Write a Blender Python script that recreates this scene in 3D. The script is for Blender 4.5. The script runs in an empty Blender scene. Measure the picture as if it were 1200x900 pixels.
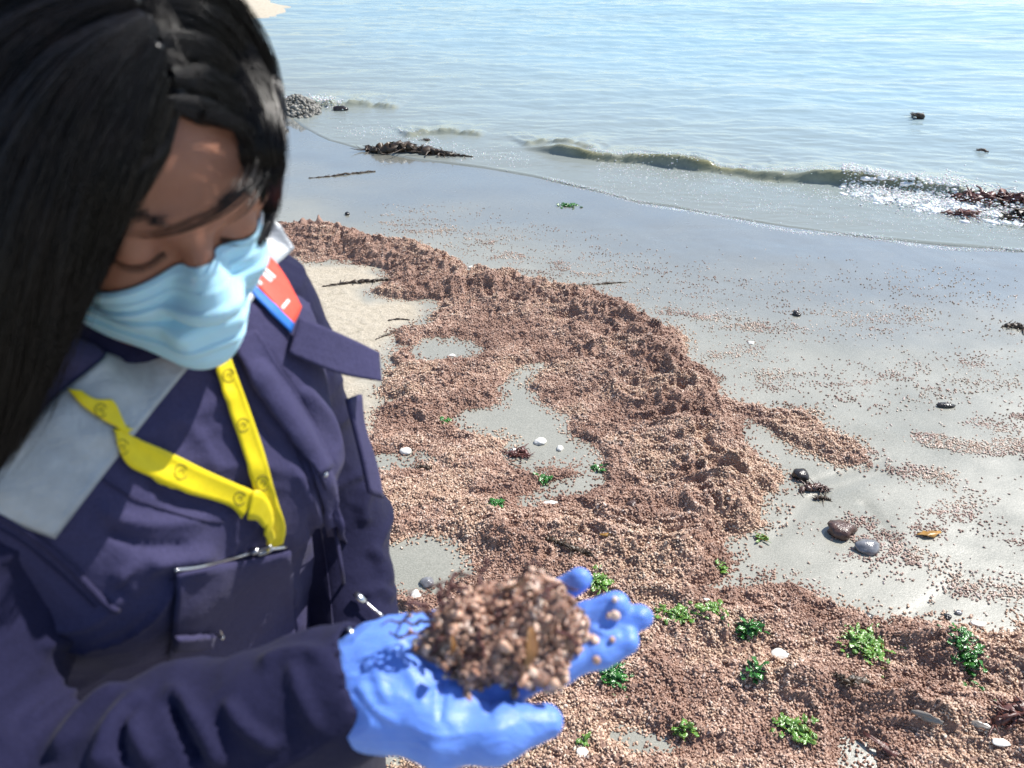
import bpy, math, random
import numpy as np
from mathutils import Vector, Matrix
from mathutils.bvhtree import BVHTree

random.seed(7)
rng = np.random.default_rng(7)
scene = bpy.context.scene
COL = scene.collection

# ---------------------------------------------------------------- camera, sky, sun, exposure
CAM_H = 1.65
PITCH = math.radians(33.0)
CAM = np.array([0.0, 0.0, CAM_H])
cam_data = bpy.data.cameras.new("camera")
cam_data.sensor_width = 36.0
cam_data.lens = 27.0
cam_data.clip_start = 0.02
cam_data.clip_end = 3000.0
cam_data.dof.use_dof = True
cam_data.dof.focus_distance = 2.3
cam_data.dof.aperture_fstop = 6.8
cam = bpy.data.objects.new("camera", cam_data)
COL.objects.link(cam)
cam.location = (0, 0, CAM_H)
cam.rotation_euler = (math.radians(90) - PITCH, 0, 0)
scene.camera = cam

SUN_DIR = np.array([0.54, 0.34, 0.77]); SUN_DIR /= np.linalg.norm(SUN_DIR)
SUN_EL = math.asin(SUN_DIR[2]); SUN_AZ = math.atan2(SUN_DIR[0], SUN_DIR[1])
world = bpy.data.worlds.new("World"); scene.world = world; world.use_nodes = True
wn = world.node_tree; wn.nodes.clear()
sky = wn.nodes.new('ShaderNodeTexSky'); sky.sky_type = 'NISHITA'; sky.sun_disc = False
sky.sun_elevation = SUN_EL; sky.sun_rotation = SUN_AZ
sky.air_density = 1.0; sky.dust_density = 0.4; sky.ozone_density = 1.3
bg = wn.nodes.new('ShaderNodeBackground'); bg.inputs['Strength'].default_value = 0.125
wo = wn.nodes.new('ShaderNodeOutputWorld')
wn.links.new(sky.outputs[0], bg.inputs[0]); wn.links.new(bg.outputs[0], wo.inputs[0])
sun_data = bpy.data.lights.new("sun", 'SUN'); sun_data.energy = 5.0
sun_data.angle = math.radians(0.53); sun_data.color = (1.0, 0.955, 0.89)
sun = bpy.data.objects.new("sun", sun_data); COL.objects.link(sun)
sun.rotation_euler = Vector(SUN_DIR).to_track_quat('Z', 'Y').to_euler()
scene.view_settings.view_transform = 'Standard'
scene.view_settings.look = 'None'
scene.view_settings.exposure = 0.42
scene.view_settings.gamma = 1.0
scene.cycles.max_bounces = 8
scene.cycles.transparent_max_bounces = 8

# ---------------------------------------------------------------- geometry helpers
CP, SP = math.cos(PITCH), math.sin(PITCH)
F_PX = 900.0
def P(px, py, d):
    """point seen at photo pixel (px,py), d metres along the view axis -> world"""
    x = (px-600.0)/F_PX*d; y = (450.0-py)/F_PX*d
    return np.array([x, y*SP + d*CP, CAM_H + y*CP - d*SP])
def ray(px, py):
    v = P(px, py, 1.0) - CAM
    return v
def G(px, py, h=0.0):
    v = ray(px, py); t = (h-CAM_H)/v[2]
    return CAM + v*t
def to_px(p):
    p = np.asarray(p, float); q = p - CAM
    d = q[..., 1]*CP - q[..., 2]*SP; y = q[..., 1]*SP + q[..., 2]*CP
    return 600+q[..., 0]/d*F_PX, 450-y/d*F_PX, d
def unit(v):
    v = np.asarray(v, float); return v/np.linalg.norm(v)

def _hash(ix, iy, iz, seed):
    n = (ix.astype(np.int64)*374761393 + iy.astype(np.int64)*668265263 + iz.astype(np.int64)*2147483647 + seed*1274126177) & 0xffffffff
    n = ((n ^ (n >> 13))*1274126177) & 0xffffffff
    n = ((n ^ (n >> 16))*2246822519) & 0xffffffff
    return ((n ^ (n >> 15)) & 0xffff)/65535.0
def vnoise(x, y, z=None, seed=0):
    x = np.asarray(x, float); y = np.asarray(y, float)
    z = np.zeros_like(x) if z is None else np.asarray(z, float)
    x, y, z = np.broadcast_arrays(x, y, z)
    ix, iy, iz = np.floor(x), np.floor(y), np.floor(z)
    fx, fy, fz = x-ix, y-iy, z-iz
    fx = fx*fx*(3-2*fx); fy = fy*fy*(3-2*fy); fz = fz*fz*(3-2*fz)
    r = 0
    for dx in (0, 1):
        for dy in (0, 1):
            for dz in (0, 1):
                w = (fx if dx else 1-fx)*(fy if dy else 1-fy)*(fz if dz else 1-fz)
                r = r + w*_hash(ix+dx, iy+dy, iz+dz, seed)
    return r*2-1
def vnoise2(x, y, seed=0):
    x = np.asarray(x, float); y = np.asarray(y, float)
    ix, iy = np.floor(x), np.floor(y); z = np.zeros_like(ix)
    fx, fy = x-ix, y-iy
    fx = fx*fx*(3-2*fx); fy = fy*fy*(3-2*fy)
    return ((1-fx)*(1-fy)*_hash(ix, iy, z, seed) + fx*(1-fy)*_hash(ix+1, iy, z, seed)
            + (1-fx)*fy*_hash(ix, iy+1, z, seed) + fx*fy*_hash(ix+1, iy+1, z, seed))*2-1
def fbm2(x, y, octs=4, seed=0, gain=0.5):
    a, s, r = 1.0, 1.0, 0
    for o in range(octs):
        r = r + a*vnoise2(x*s + 17.3*o, y*s - 9.1*o, seed+o); a *= gain; s *= 2.03
    return r
def sstep(a, b, x):
    t = np.clip((x-a)/(b-a), 0, 1); return t*t*(3-2*t)

def tag(o, label=None, cat=None, group=None, kind=None):
    if label: o['label'] = label
    if cat: o['category'] = cat
    if group: o['group'] = group
    if kind: o['kind'] = kind
    return o
def mesh_obj(name, verts, faces, mat, parent=None, loc=None, smooth=True, attrs=None):
    """ONE mesh object; verts in world space, origin moved to loc (or the parent's place)"""
    verts = np.asarray(verts, np.float32).reshape(-1, 3)
    me = bpy.data.meshes.new(name)
    if isinstance(faces, np.ndarray):
        n, k = faces.shape
        base = np.zeros(3)
        me.vertices.add(len(verts)); me.loops.add(n*k); me.polygons.add(n)
        me.loops.foreach_set('vertex_index', faces.astype(np.int32).ravel())
        me.polygons.foreach_set('loop_start', np.arange(0, n*k, k, dtype=np.int32))
    else:
        me.vertices.add(len(verts))
        tot = [len(f) for f in faces]
        me.loops.add(sum(tot)); me.polygons.add(len(faces))
        me.loops.foreach_set('vertex_index', np.array([i for f in faces for i in f], np.int32))
        me.polygons.foreach_set('loop_start', np.concatenate([[0], np.cumsum(tot)[:-1]]).astype(np.int32))
    o = bpy.data.objects.new(name, me)
    if parent is not None and loc is None: org = np.array(world_loc(parent))
    elif loc is not None: org = np.asarray(loc, float)
    else: org = np.zeros(3)
    me.vertices.foreach_set('co', (verts-org).astype(np.float32).ravel())
    me.update(calc_edges=True); me.validate()
    if smooth: me.polygons.foreach_set('use_smooth', np.ones(len(me.polygons), bool))
    if attrs:
        for an, av in attrs.items():
            at = me.attributes.new(an, 'FLOAT', 'POINT'); at.data.foreach_set('value', np.asarray(av, np.float32))
    if mat is not None: me.materials.append(mat)
    COL.objects.link(o)
    o['_wl'] = [float(v) for v in org]
    if parent is not None:
        o.parent = parent; o.location = Vector(org) - Vector(world_loc(parent))
    else: o.location = Vector(org)
    return o
def world_loc(o): return list(o['_wl'])
def empty(name, loc):
    o = bpy.data.objects.new(name, None); COL.objects.link(o); o.location = loc
    o['_wl'] = [float(v) for v in loc]; o.empty_display_size = 0.1
    return o

def catmull(pts, n):
    pts = np.asarray(pts, float)
    if len(pts) == 2:
        t = np.linspace(0, 1, n)[:, None]; return pts[0]*(1-t)+pts[1]*t
    Pp = np.vstack([2*pts[0]-pts[1], pts, 2*pts[-1]-pts[-2]])
    seg = np.linalg.norm(np.diff(pts, axis=0), axis=1); cum = np.concatenate([[0], np.cumsum(seg)])
    s = np.linspace(0, cum[-1], n); out = []
    for v in s:
        i = min(np.searchsorted(cum, v, side='right')-1, len(pts)-2); t = (v-cum[i])/max(seg[i], 1e-9)
        p0, p1, p2, p3 = Pp[i], Pp[i+1], Pp[i+2], Pp[i+3]
        out.append(0.5*((2*p1)+(-p0+p2)*t+(2*p0-5*p1+4*p2-p3)*t*t+(-p0+3*p1-3*p2+p3)*t**3))
    return np.array(out)
def tube(path, radii, sides=8, flat=1.0, up=None):
    """closed tube along path -> verts, faces"""
    path = np.asarray(path, float); n = len(path)
    radii = np.broadcast_to(np.asarray(radii, float), (n,))
    tan = np.gradient(path, axis=0); tan /= np.linalg.norm(tan, axis=1)[:, None]+1e-12
    ref = np.array([0, 0, 1.0]) if up is None else np.asarray(up, float)
    if abs(np.dot(tan[0], ref)) > 0.93: ref = np.array([1.0, 0, 0])
    V = []; a = ref
    for i in range(n):
        b = np.cross(tan[i], a); b /= np.linalg.norm(b)+1e-12; a = np.cross(b, tan[i])
        for k in range(sides):
            th = 2*math.pi*k/sides
            V.append(path[i] + radii[i]*(math.cos(th)*b + flat*math.sin(th)*a))
    Fc = []
    for i in range(n-1):
        for k in range(sides):
            k2 = (k+1) % sides
            Fc.append((i*sides+k, i*sides+k2, (i+1)*sides+k2, (i+1)*sides+k))
    Fc.append(tuple(range(sides-1, -1, -1))); Fc.append(tuple((n-1)*sides+k for k in range(sides)))
    return np.array(V), Fc
def merge(parts):
    V, Fc, off = [], [], 0
    for v, f in parts:
        v = np.asarray(v); V.append(v)
        Fc += [tuple(int(i)+off for i in q) for q in f]; off += len(v)
    return np.vstack(V), Fc
def ico(sub=1):
    import bmesh
    bm = bmesh.new(); bmesh.ops.create_icosphere(bm, subdivisions=sub, radius=1.0)
    v = np.array([q.co[:] for q in bm.verts]); f = np.array([[w.index for w in q.verts] for q in bm.faces]); bm.free()
    return v, f
ICO1, ICO2, ICO3 = ico(1), ico(2), ico(3)
def rand_rot(n):
    q = rng.normal(size=(n, 4)); q /= np.linalg.norm(q, axis=1)[:, None]
    w, x, y, z = q.T
    return np.stack([np.stack([1-2*(y*y+z*z), 2*(x*y-z*w), 2*(x*z+y*w)], -1),
                     np.stack([2*(x*y+z*w), 1-2*(x*x+z*z), 2*(y*z-x*w)], -1),
                     np.stack([2*(x*z-y*w), 2*(y*z+x*w), 1-2*(x*x+y*y)], -1)], 1)
def scatter_mesh(points, scales, base=ICO1, rot=None):
    v, f = base; n = len(points)
    R = rand_rot(n) if rot is None else rot
    V = np.einsum('nij,nkj->nki', R, v[None]*scales[:, None, :]) + points[:, None, :]
    Fc = f[None] + (np.arange(n)*len(v))[:, None, None]
    return V.reshape(-1, 3), Fc.reshape(-1, f.shape[1])

# ---------------------------------------------------------------- implicit surfaces
class Field:
    def __init__(s, xs, ys, zs):
        s.ax = [np.asarray(a, np.float32) for a in (xs, ys, zs)]
        s.F = np.full([len(a) for a in s.ax], 1.0, np.float32)
    def block(s, lo, hi):
        sl = []
        for a, l, h in zip(s.ax, lo, hi):
            i, j = np.searchsorted(a, [l, h]); sl.append(slice(max(i-1, 0), min(j+1, len(a))))
        sl = tuple(sl)
        return sl, (s.ax[0][sl[0]][:, None, None], s.ax[1][sl[1]][None, :, None], s.ax[2][sl[2]][None, None, :])
    def _mix(s, sl, d, k, op):
        F = s.F[sl]
        if op == 'sub':
            h = np.clip(0.5-0.5*(F+d)/k, 0, 1); s.F[sl] = F*(1-h) - d*h + k*h*(1-h)
        else:
            h = np.clip(0.5+0.5*(F-d)/k, 0, 1); s.F[sl] = F*(1-h) + d*h - k*h*(1-h)
    def cone(s, a, b, ra, rb, k=0.01, op='add'):
        a = np.asarray(a, float); b = np.asarray(b, float); m = max(ra, rb)+k+0.025
        sl, (X, Y, Z) = s.block(np.minimum(a, b)-m, np.maximum(a, b)+m)
        ab = b-a; L = float(ab@ab)+1e-12
        x, y, z = X-np.float32(a[0]), Y-np.float32(a[1]), Z-np.float32(a[2])
        t = np.clip((x*ab[0]+y*ab[1]+z*ab[2])/L, 0, 1).astype(np.float32)
        d = np.sqrt((x-t*ab[0])**2+(y-t*ab[1])**2+(z-t*ab[2])**2)-(ra+(rb-ra)*t)
        s._mix(sl, d.astype(np.float32), k, op)
    def chain(s, pts, rs, k=0.01):
        for i in range(len(pts)-1): s.cone(pts[i], pts[i+1], rs[i], rs[i+1], k)
    def ell(s, c, r, M=None, k=0.01, op='add'):
        """ellipsoid, M rows = its axes in world"""
        c = np.asarray(c, float); r = np.asarray(r, float); m = max(r)+k+0.025
        sl, (X, Y, Z) = s.block(c-m, c+m)
        x, y, z = X-np.float32(c[0]), Y-np.float32(c[1]), Z-np.float32(c[2])
        if M is not None:
            M = np.asarray(M, np.float32)
            x, y, z = M[0, 0]*x+M[0, 1]*y+M[0, 2]*z, M[1, 0]*x+M[1, 1]*y+M[1, 2]*z, M[2, 0]*x+M[2, 1]*y+M[2, 2]*z
        k0 = np.sqrt((x/r[0])**2+(y/r[1])**2+(z/r[2])**2)+1e-6
        k1 = np.sqrt((x/r[0]**2)**2+(y/r[1]**2)**2+(z/r[2]**2)**2)+1e-6
        s._mix(sl, (k0*(k0-1)/k1).astype(np.float32), k, op)
    def mesh(s):
        F = s.F; inside = F < 0
        nx, ny, nz = F.shape
        c = np.zeros((nx-1, ny-1, nz-1), np.uint8)
        for dx in (0, 1):
            for dy in (0, 1):
                for dz in (0, 1):
                    c += inside[dx:nx-1+dx, dy:ny-1+dy, dz:nz-1+dz]
        I, J, K = np.nonzero((c > 0) & (c < 8))
        idx = np.full(c.shape, -1, np.int64); idx[I, J, K] = np.arange(len(I))
        pos = np.zeros((len(I), 3)); cnt = np.zeros(len(I))
        corners = [(0, 0, 0), (1, 0, 0), (0, 1, 0), (1, 1, 0), (0, 0, 1), (1, 0, 1), (0, 1, 1), (1, 1, 1)]
        edges = [(0, 1), (2, 3), (4, 5), (6, 7), (0, 2), (1, 3), (4, 6), (5, 7), (0, 4), (1, 5), (2, 6), (3, 7)]
        val = [F[I+a, J+b, K+e] for a, b, e in corners]
        for a, b in edges:
            m = (val[a] < 0) != (val[b] < 0)
            t = val[a][m]/(val[a][m]-val[b][m])
            ca, cb = corners[a], corners[b]
            for ax, base in enumerate((I, J, K)):
                u = s.ax[ax]; pa = u[base[m]+ca[ax]]; pb = u[base[m]+cb[ax]]
                pos[m, ax] += pa+(pb-pa)*t
            cnt[m] += 1
        pos /= cnt[:, None]
        Q = []
        # x edges
        for axis in range(3):
            sh = [slice(1, -1)]*3
            A = [slice(1, n-1) for n in F.shape]; A[axis] = slice(0, F.shape[axis]-1)
            Bs = list(A); Bs[axis] = slice(1, F.shape[axis])
            a = inside[tuple(A)]; b = inside[tuple(Bs)]
            for flip, m in ((False, a & ~b), (True, ~a & b)):
                i = list(np.nonzero(m))
                for q in range(3):
                    if q != axis: i[q] = i[q]+1
                u, v = (axis+1) % 3, (axis+2) % 3
                def at(du, dv):
                    j = [x.copy() for x in i]; j[u] -= du; j[v] -= dv
                    return idx[j[0], j[1], j[2]]
                q = np.stack([at(1, 1), at(0, 1), at(0, 0), at(1, 0)], 1)
                if flip: q = q[:, ::-1]
                Q.append(q)
        Q = np.vstack(Q); Q = Q[(Q >= 0).all(1)]
        return pos, Q
def vnormals(V, Q):
    n = np.cross(V[Q[:, 2]]-V[Q[:, 0]], V[Q[:, 3]]-V[Q[:, 1]])
    N = np.zeros_like(V)
    for k in range(4): np.add.at(N, Q[:, k], n)
    return N/(np.linalg.norm(N, axis=1)[:, None]+1e-12)
def smooth_mesh(V, Q, it=1, f=0.5):
    E = np.vstack([Q[:, [0, 1]], Q[:, [1, 2]], Q[:, [2, 3]], Q[:, [3, 0]]])
    for _ in range(it):
        S = np.zeros_like(V); C = np.zeros(len(V))
        for a, b in ((0, 1), (1, 0)):
            np.add.at(S, E[:, a], V[E[:, b]]); np.add.at(C, E[:, a], 1)
        V = V*(1-f)+f*S/np.maximum(C, 1)[:, None]
    return V

# ---------------------------------------------------------------- materials
def new_mat(name):
    m = bpy.data.materials.new(name); m.use_nodes = True
    nt = m.node_tree; b = nt.nodes['Principled BSDF']
    return m, nt, b
def N(nt, t, **kw):
    n = nt.nodes.new(t)
    for k, v in kw.items():
        if k in n.inputs: n.inputs[k].default_value = v
        else: setattr(n, k, v)
    return n
def coords(nt): return nt.nodes.new('ShaderNodeTexCoord').outputs['Object']
def noise(nt, scale, detail=4, rough=0.5, vec=None, dist=0.0):
    n = nt.nodes.new('ShaderNodeTexNoise'); n.inputs['Scale'].default_value = scale
    n.inputs['Detail'].default_value = detail; n.inputs['Roughness'].default_value = rough
    n.inputs['Distortion'].default_value = dist
    if vec is not None: nt.links.new(vec, n.inputs['Vector'])
    return n.outputs['Fac']
def ramp(nt, fac, stops):
    r = nt.nodes.new('ShaderNodeValToRGB'); e = r.color_ramp.elements
    while len(e) < len(stops): e.new(0.5)
    for i, (p, c) in enumerate(stops):
        e[i].position = p; e[i].color = (*c, 1)
    nt.links.new(fac, r.inputs[0]); return r.outputs[0]
def mixc(nt, fac, a, b, mode='MIX'):
    m = nt.nodes.new('ShaderNodeMix'); m.data_type = 'RGBA'; m.blend_type = mode
    for s, v in ((0, fac), (6, a), (7, b)):
        if isinstance(v, (int, float)): m.inputs[s].default_value = v
        elif isinstance(v, tuple): m.inputs[s].default_value = (*v, 1)
        else: nt.links.new(v, m.inputs[s])
    return m.outputs[2]
def bump(nt, h, strength, dist, b, chain=None):
    n = nt.nodes.new('ShaderNodeBump'); n.inputs['Strength'].default_value = strength
    n.inputs['Distance'].default_value = dist
    nt.links.new(h, n.inputs['Height'])
    if chain is not None: nt.links.new(chain, n.inputs['Normal'])
    if b is not None: nt.links.new(n.outputs[0], b.inputs['Normal'])
    return n.outputs[0]
def mathn(nt, op, a, b=None, clamp=False):
    m = nt.nodes.new('ShaderNodeMath'); m.operation = op; m.use_clamp = clamp
    for i, v in enumerate((a, b)):
        if v is None: continue
        if isinstance(v, (int, float)): m.inputs[i].default_value = v
        else: nt.links.new(v, m.inputs[i])
    return m.outputs[0]
def attr(nt, name):
    a = nt.nodes.new('ShaderNodeAttribute'); a.attribute_name = name; return a.outputs['Fac']
def maprange(nt, v, a, b, c=0.0, d=1.0):
    m = nt.nodes.new('ShaderNodeMapRange')
    for i, x in zip((1, 2, 3, 4), (a, b, c, d)): m.inputs[i].default_value = x
    nt.links.new(v, m.inputs[0]); return m.outputs[0]

def simple(name, col, rough=0.5, spec=0.5, var=0.15, scale=60, bscale=None, bstr=0.3, bdist=0.001, metal=0.0, sss=0.0, sheen=0.0, coat=0.0, trans=0.0):
    m, nt, b = new_mat(name); v = coords(nt)
    dark = tuple(c*(1-var) for c in col); lite = tuple(min(1, c*(1+var)) for c in col)
    nt.links.new(ramp(nt, noise(nt, scale, 5, 0.6, v), [(0.3, dark), (0.7, lite)]), b.inputs['Base Color'])
    b.inputs['Roughness'].default_value = rough; b.inputs['Metallic'].default_value = metal
    b.inputs['Specular IOR Level'].default_value = spec
    b.inputs['Subsurface Weight'].default_value = sss; b.inputs['Subsurface Scale'].default_value = 0.01
    b.inputs['Sheen Weight'].default_value = sheen; b.inputs['Coat Weight'].default_value = coat
    b.inputs['Transmission Weight'].default_value = trans
    if bscale: bump(nt, noise(nt, bscale, 4, 0.6, v), bstr, bdist, b)
    return m
def fabric(name, col, rough=0.85, weave=1400, bstr=0.45, sheen=0.04):
    m, nt, b = new_mat(name); v = coords(nt)
    big = noise(nt, 9, 4, 0.6, v); fine = noise(nt, 420, 3, 0.7, v)
    c = ramp(nt, big, [(0.3, tuple(x*0.85 for x in col)), (0.7, tuple(min(1, x*1.15) for x in col))])
    c = mixc(nt, 0.25, c, ramp(nt, fine, [(0.35, tuple(x*0.6 for x in col)), (0.65, tuple(min(1, x*1.5) for x in col))]))
    nt.links.new(c, b.inputs['Base Color']); b.inputs['Roughness'].default_value = rough
    b.inputs['Sheen Weight'].default_value = sheen; b.inputs['Sheen Roughness'].default_value = 0.5
    b.inputs['Specular IOR Level'].default_value = 0.16
    w1 = nt.nodes.new('ShaderNodeTexWave'); w1.inputs['Scale'].default_value = weave/6.3; w1.wave_type = 'BANDS'; w1.bands_direction = 'DIAGONAL'
    nt.links.new(v, w1.inputs['Vector'])
    n1 = bump(nt, w1.outputs['Fac'], bstr*0.5, 0.0004, None)
    n2 = bump(nt, noise(nt, 55, 5, 0.65, v), bstr, 0.004, None, n1)
    bump(nt, noise(nt, 14, 3, 0.5, v), bstr, 0.008, b, n2)
    return m
MAT = {}
MAT['vest'] = fabric('vest_cloth', (0.048, 0.045, 0.105))
MAT['shirt'] = fabric('shirt_cloth', (0.014, 0.014, 0.044))
MAT['trouser'] = fabric('trouser_cloth', (0.022, 0.022, 0.045))
MAT['piping'] = fabric('piping_cloth', (0.03, 0.028, 0.07))
MAT['band'] = simple('reflective_tape', (0.37, 0.395, 0.42), 0.42, 0.5, 0.14, 60, 260, 0.5, 0.0015, metal=0.25)
MAT['red'] = simple('red_patch', (0.80, 0.085, 0.05), 0.6, 0.4, 0.12, 200, 900, 0.3, 0.0004)
MAT['blue'] = simple('blue_patch', (0.02, 0.17, 0.62), 0.6, 0.4, 0.12, 200, 900, 0.3, 0.0004)
MAT['white'] = simple('white_thread', (0.8, 0.8, 0.78), 0.7, 0.3, 0.05, 200)
MAT['lanyard'] = simple('yellow_ribbon', (0.86, 0.68, 0.0), 0.5, 0.45, 0.06, 150, 1800, 0.25, 0.0004, sheen=0.1)
MAT['print'] = simple('dark_print', (0.16, 0.12, 0.02), 0.6, 0.3, 0.1, 300)
MAT['metal'] = simple('zip_metal', (0.62, 0.62, 0.64), 0.28, 0.5, 0.1, 300, metal=1.0)
MAT['plastic'] = simple('black_plastic', (0.015, 0.015, 0.017), 0.35)
MAT['boot'] = simple('boot_rubber', (0.02, 0.02, 0.022), 0.5, bscale=200)
MAT['mask'] = simple('mask_fabric', (0.46, 0.72, 0.86), 0.85, 0.25, 0.04, 30, 1500, 0.3, 0.0006, sss=0.2)
MAT['loop'] = simple('ear_loop', (0.8, 0.82, 0.82), 0.8)
MAT['brow'] = simple('brow_hair', (0.012, 0.009, 0.008), 0.5)

def make_skin():
    m, nt, b = new_mat('skin'); v = coords(nt)
    c = ramp(nt, noise(nt, 22, 5, 0.6, v), [(0.3, (0.25, 0.105, 0.065)), (0.7, (0.36, 0.165, 0.105))])
    nt.links.new(c, b.inputs['Base Color']); b.inputs['Roughness'].default_value = 0.46
    b.inputs['Subsurface Weight'].default_value = 0.25; b.inputs['Subsurface Radius'].default_value = (1, 0.35, 0.2)
    b.inputs['Subsurface Scale'].default_value = 0.008
    n1 = bump(nt, noise(nt, 1100, 3, 0.6, v), 0.5, 0.0006, None)
    bump(nt, noise(nt, 150, 5, 0.65, v), 0.3, 0.0016, b, n1)
    return m
MAT['skin'] = make_skin()
def make_glove():
    m, nt, b = new_mat('nitrile'); v = coords(nt)
    c = ramp(nt, noise(nt, 30, 4, 0.6, v), [(0.3, (0.11, 0.24, 0.76)), (0.7, (0.16, 0.32, 0.86))])
    nt.links.new(c, b.inputs['Base Color']); b.inputs['Roughness'].default_value = 0.44
    b.inputs['Subsurface Weight'].default_value = 0.12; b.inputs['Subsurface Scale'].default_value = 0.006
    vm = nt.nodes.new('ShaderNodeMapping'); vm.inputs['Scale'].default_value = (0.55, 1.6, 1.6); nt.links.new(v, vm.inputs[0])
    n1 = bump(nt, noise(nt, 700, 2, 0.5, v), 0.15, 0.0004, None)
    bump(nt, noise(nt, 34, 5, 0.55, vm.outputs[0], 1.2), 0.55, 0.006, b, n1)
    return m
MAT['glove'] = make_glove()
def make_hair():
    m, nt, b = new_mat('black_hair'); v = coords(nt)
    nt.links.new(ramp(nt, noise(nt, 40, 4, 0.6, v), [(0.3, (0.004, 0.0035, 0.004)), (0.75, (0.011, 0.008, 0.008))]), b.inputs['Base Color'])
    b.inputs['Roughness'].default_value = 0.30; b.inputs['Specular IOR Level'].default_value = 0.42
    return m
MAT['hair'] = make_hair()

# ================================================================ THE SHORE
# shoreline: front edge of the swash, traced on the ground (world x,y)
def GL(pts): return np.array([G(*p)[:2] for p in pts])
SHORE = np.vstack([[-30, 60], [-13, 21.5], GL([(120, 60), (250, 108), (330, 128), (385, 168), (470, 186), (560, 193), (640, 209), (700, 224), (760, 240), (850, 255),
                       (930, 272), (1010, 277), (1100, 290), (1200, 293), (1330, 303)]), [[7, 2.6], [20, 1.5], [120, -8]]])
def _smooth_line(p, n=60):
    t = np.linspace(0, 1, n); s = np.concatenate([[0], np.cumsum(np.linalg.norm(np.diff(p, axis=0), axis=1))])
    q = np.stack([np.interp(t*s[-1], s, p[:, k]) for k in (0, 1)], 1)
    for _ in range(3): q[1:-1] = (q[:-2]+q[2:]+2*q[1:-1])/4
    nx = np.gradient(q, axis=0); nx = np.stack([-nx[:, 1], nx[:, 0]], 1)/np.linalg.norm(nx, axis=1)[:, None]
    return q+nx*(0.035*vnoise2(s[-1]*t*2.2, t*0, 7)+0.015*vnoise2(s[-1]*t*6, t*0, 8))[:, None]
SHORE = np.vstack([SHORE[:2], _smooth_line(SHORE[2:-3]), SHORE[-3:]])
def seg_dist(x, y, poly, closed=False):
    """unsigned distance and signed side (left of the travel direction is +) to a polyline, plus param 0..1"""
    x = np.asarray(x, np.float32); y = np.asarray(y, np.float32)
    best = np.full(x.shape, 1e9, np.float32); side = np.zeros(x.shape, np.float32); par = np.zeros(x.shape, np.float32)
    pts = np.vstack([poly, poly[:1]]) if closed else poly
    cum = np.concatenate([[0], np.cumsum(np.linalg.norm(np.diff(pts, axis=0), axis=1))])
    for i in range(len(pts)-1):
        a, b = pts[i], pts[i+1]; ab = b-a; L = ab@ab+1e-12
        t = np.clip(((x-a[0])*ab[0]+(y-a[1])*ab[1])/L, 0, 1)
        dx, dy = x-(a[0]+t*ab[0]), y-(a[1]+t*ab[1]); d = dx*dx+dy*dy
        m = d < best
        best = np.where(m, d, best); side = np.where(m, ab[0]*(y-a[1])-ab[1]*(x-a[0]), side)
        par = np.where(m, (cum[i]+t*math.sqrt(L))/cum[-1], par)
    return np.sqrt(best), np.sign(side), par
def inside(x, y, poly):
    r = np.zeros(np.shape(x), bool); n = len(poly)
    for i in range(n):
        x1, y1 = poly[i]; x2, y2 = poly[(i+1) % n]
        c = ((y1 > y) != (y2 > y)) & (x < (x2-x1)*(y-y1)/((y2-y1) if y2 != y1 else 1e-12)+x1)
        r ^= c
    return r
def sdpoly(x, y, poly):
    d, _, _ = seg_dist(x, y, poly, True)
    return np.where(inside(x, y, poly), d, -d)          # positive inside
def shore_s(x, y):
    d, s, _ = seg_dist(x, y, SHORE)
    return -d*s                                          # + = land side, - = sea side
def tensor(xs, ys):
    X, Y = np.meshgrid(xs, ys, indexing='ij'); nx, ny = X.shape
    i = np.arange(nx*ny).reshape(nx, ny)
    Q = np.stack([i[:-1, :-1], i[1:, :-1], i[1:, 1:], i[:-1, 1:]], -1).reshape(-1, 4)
    return X, Y, Q
def graded(segs):
    out = []
    for a, b, n, p in segs:
        t = np.linspace(0, 1, n, endpoint=False); out.append(a+(b-a)*t**p)
    out.append([segs[-1][1]]); return np.concatenate(out)

SPIT = GL([(-200, -12), (-60, 34), (120, 44), (250, 31), (290, 27), (330, 23), (372, 12), (345, 3), (300, -14), (200, -26)])
BANK = GL([(250, 128), (325, 114), (362, 118), (385, 124), (376, 132), (350, 139), (330, 143), (260, 150)])
def sand_z(x, y):
    s = shore_s(x, y)
    z = np.where(s > 0, 0.012*np.minimum(s, 3)+0.004*np.maximum(s-3, 0)*0.5, 0.10*np.maximum(s, -4)+0.02*np.clip(s+4, -60, 0))
    z = z + 0.004*fbm2(x*1.3, y*1.3, 3, 5)*sstep(-1, 0.5, s)
    ds = sdpoly(x, y, SPIT); z = np.where(ds > -1.5, np.maximum(z, -0.12+0.25*sstep(-0.8, 1.2, ds)+0.03*fbm2(x*1.1, y*3, 3, 9)), z)
    db = sdpoly(x, y, BANK); z = np.where(db > -0.5, np.maximum(z, -0.06+0.12*sstep(-0.2, 0.25, db)+0.01*fbm2(x*4, y*4, 3, 19)), z)
    return z

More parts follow.
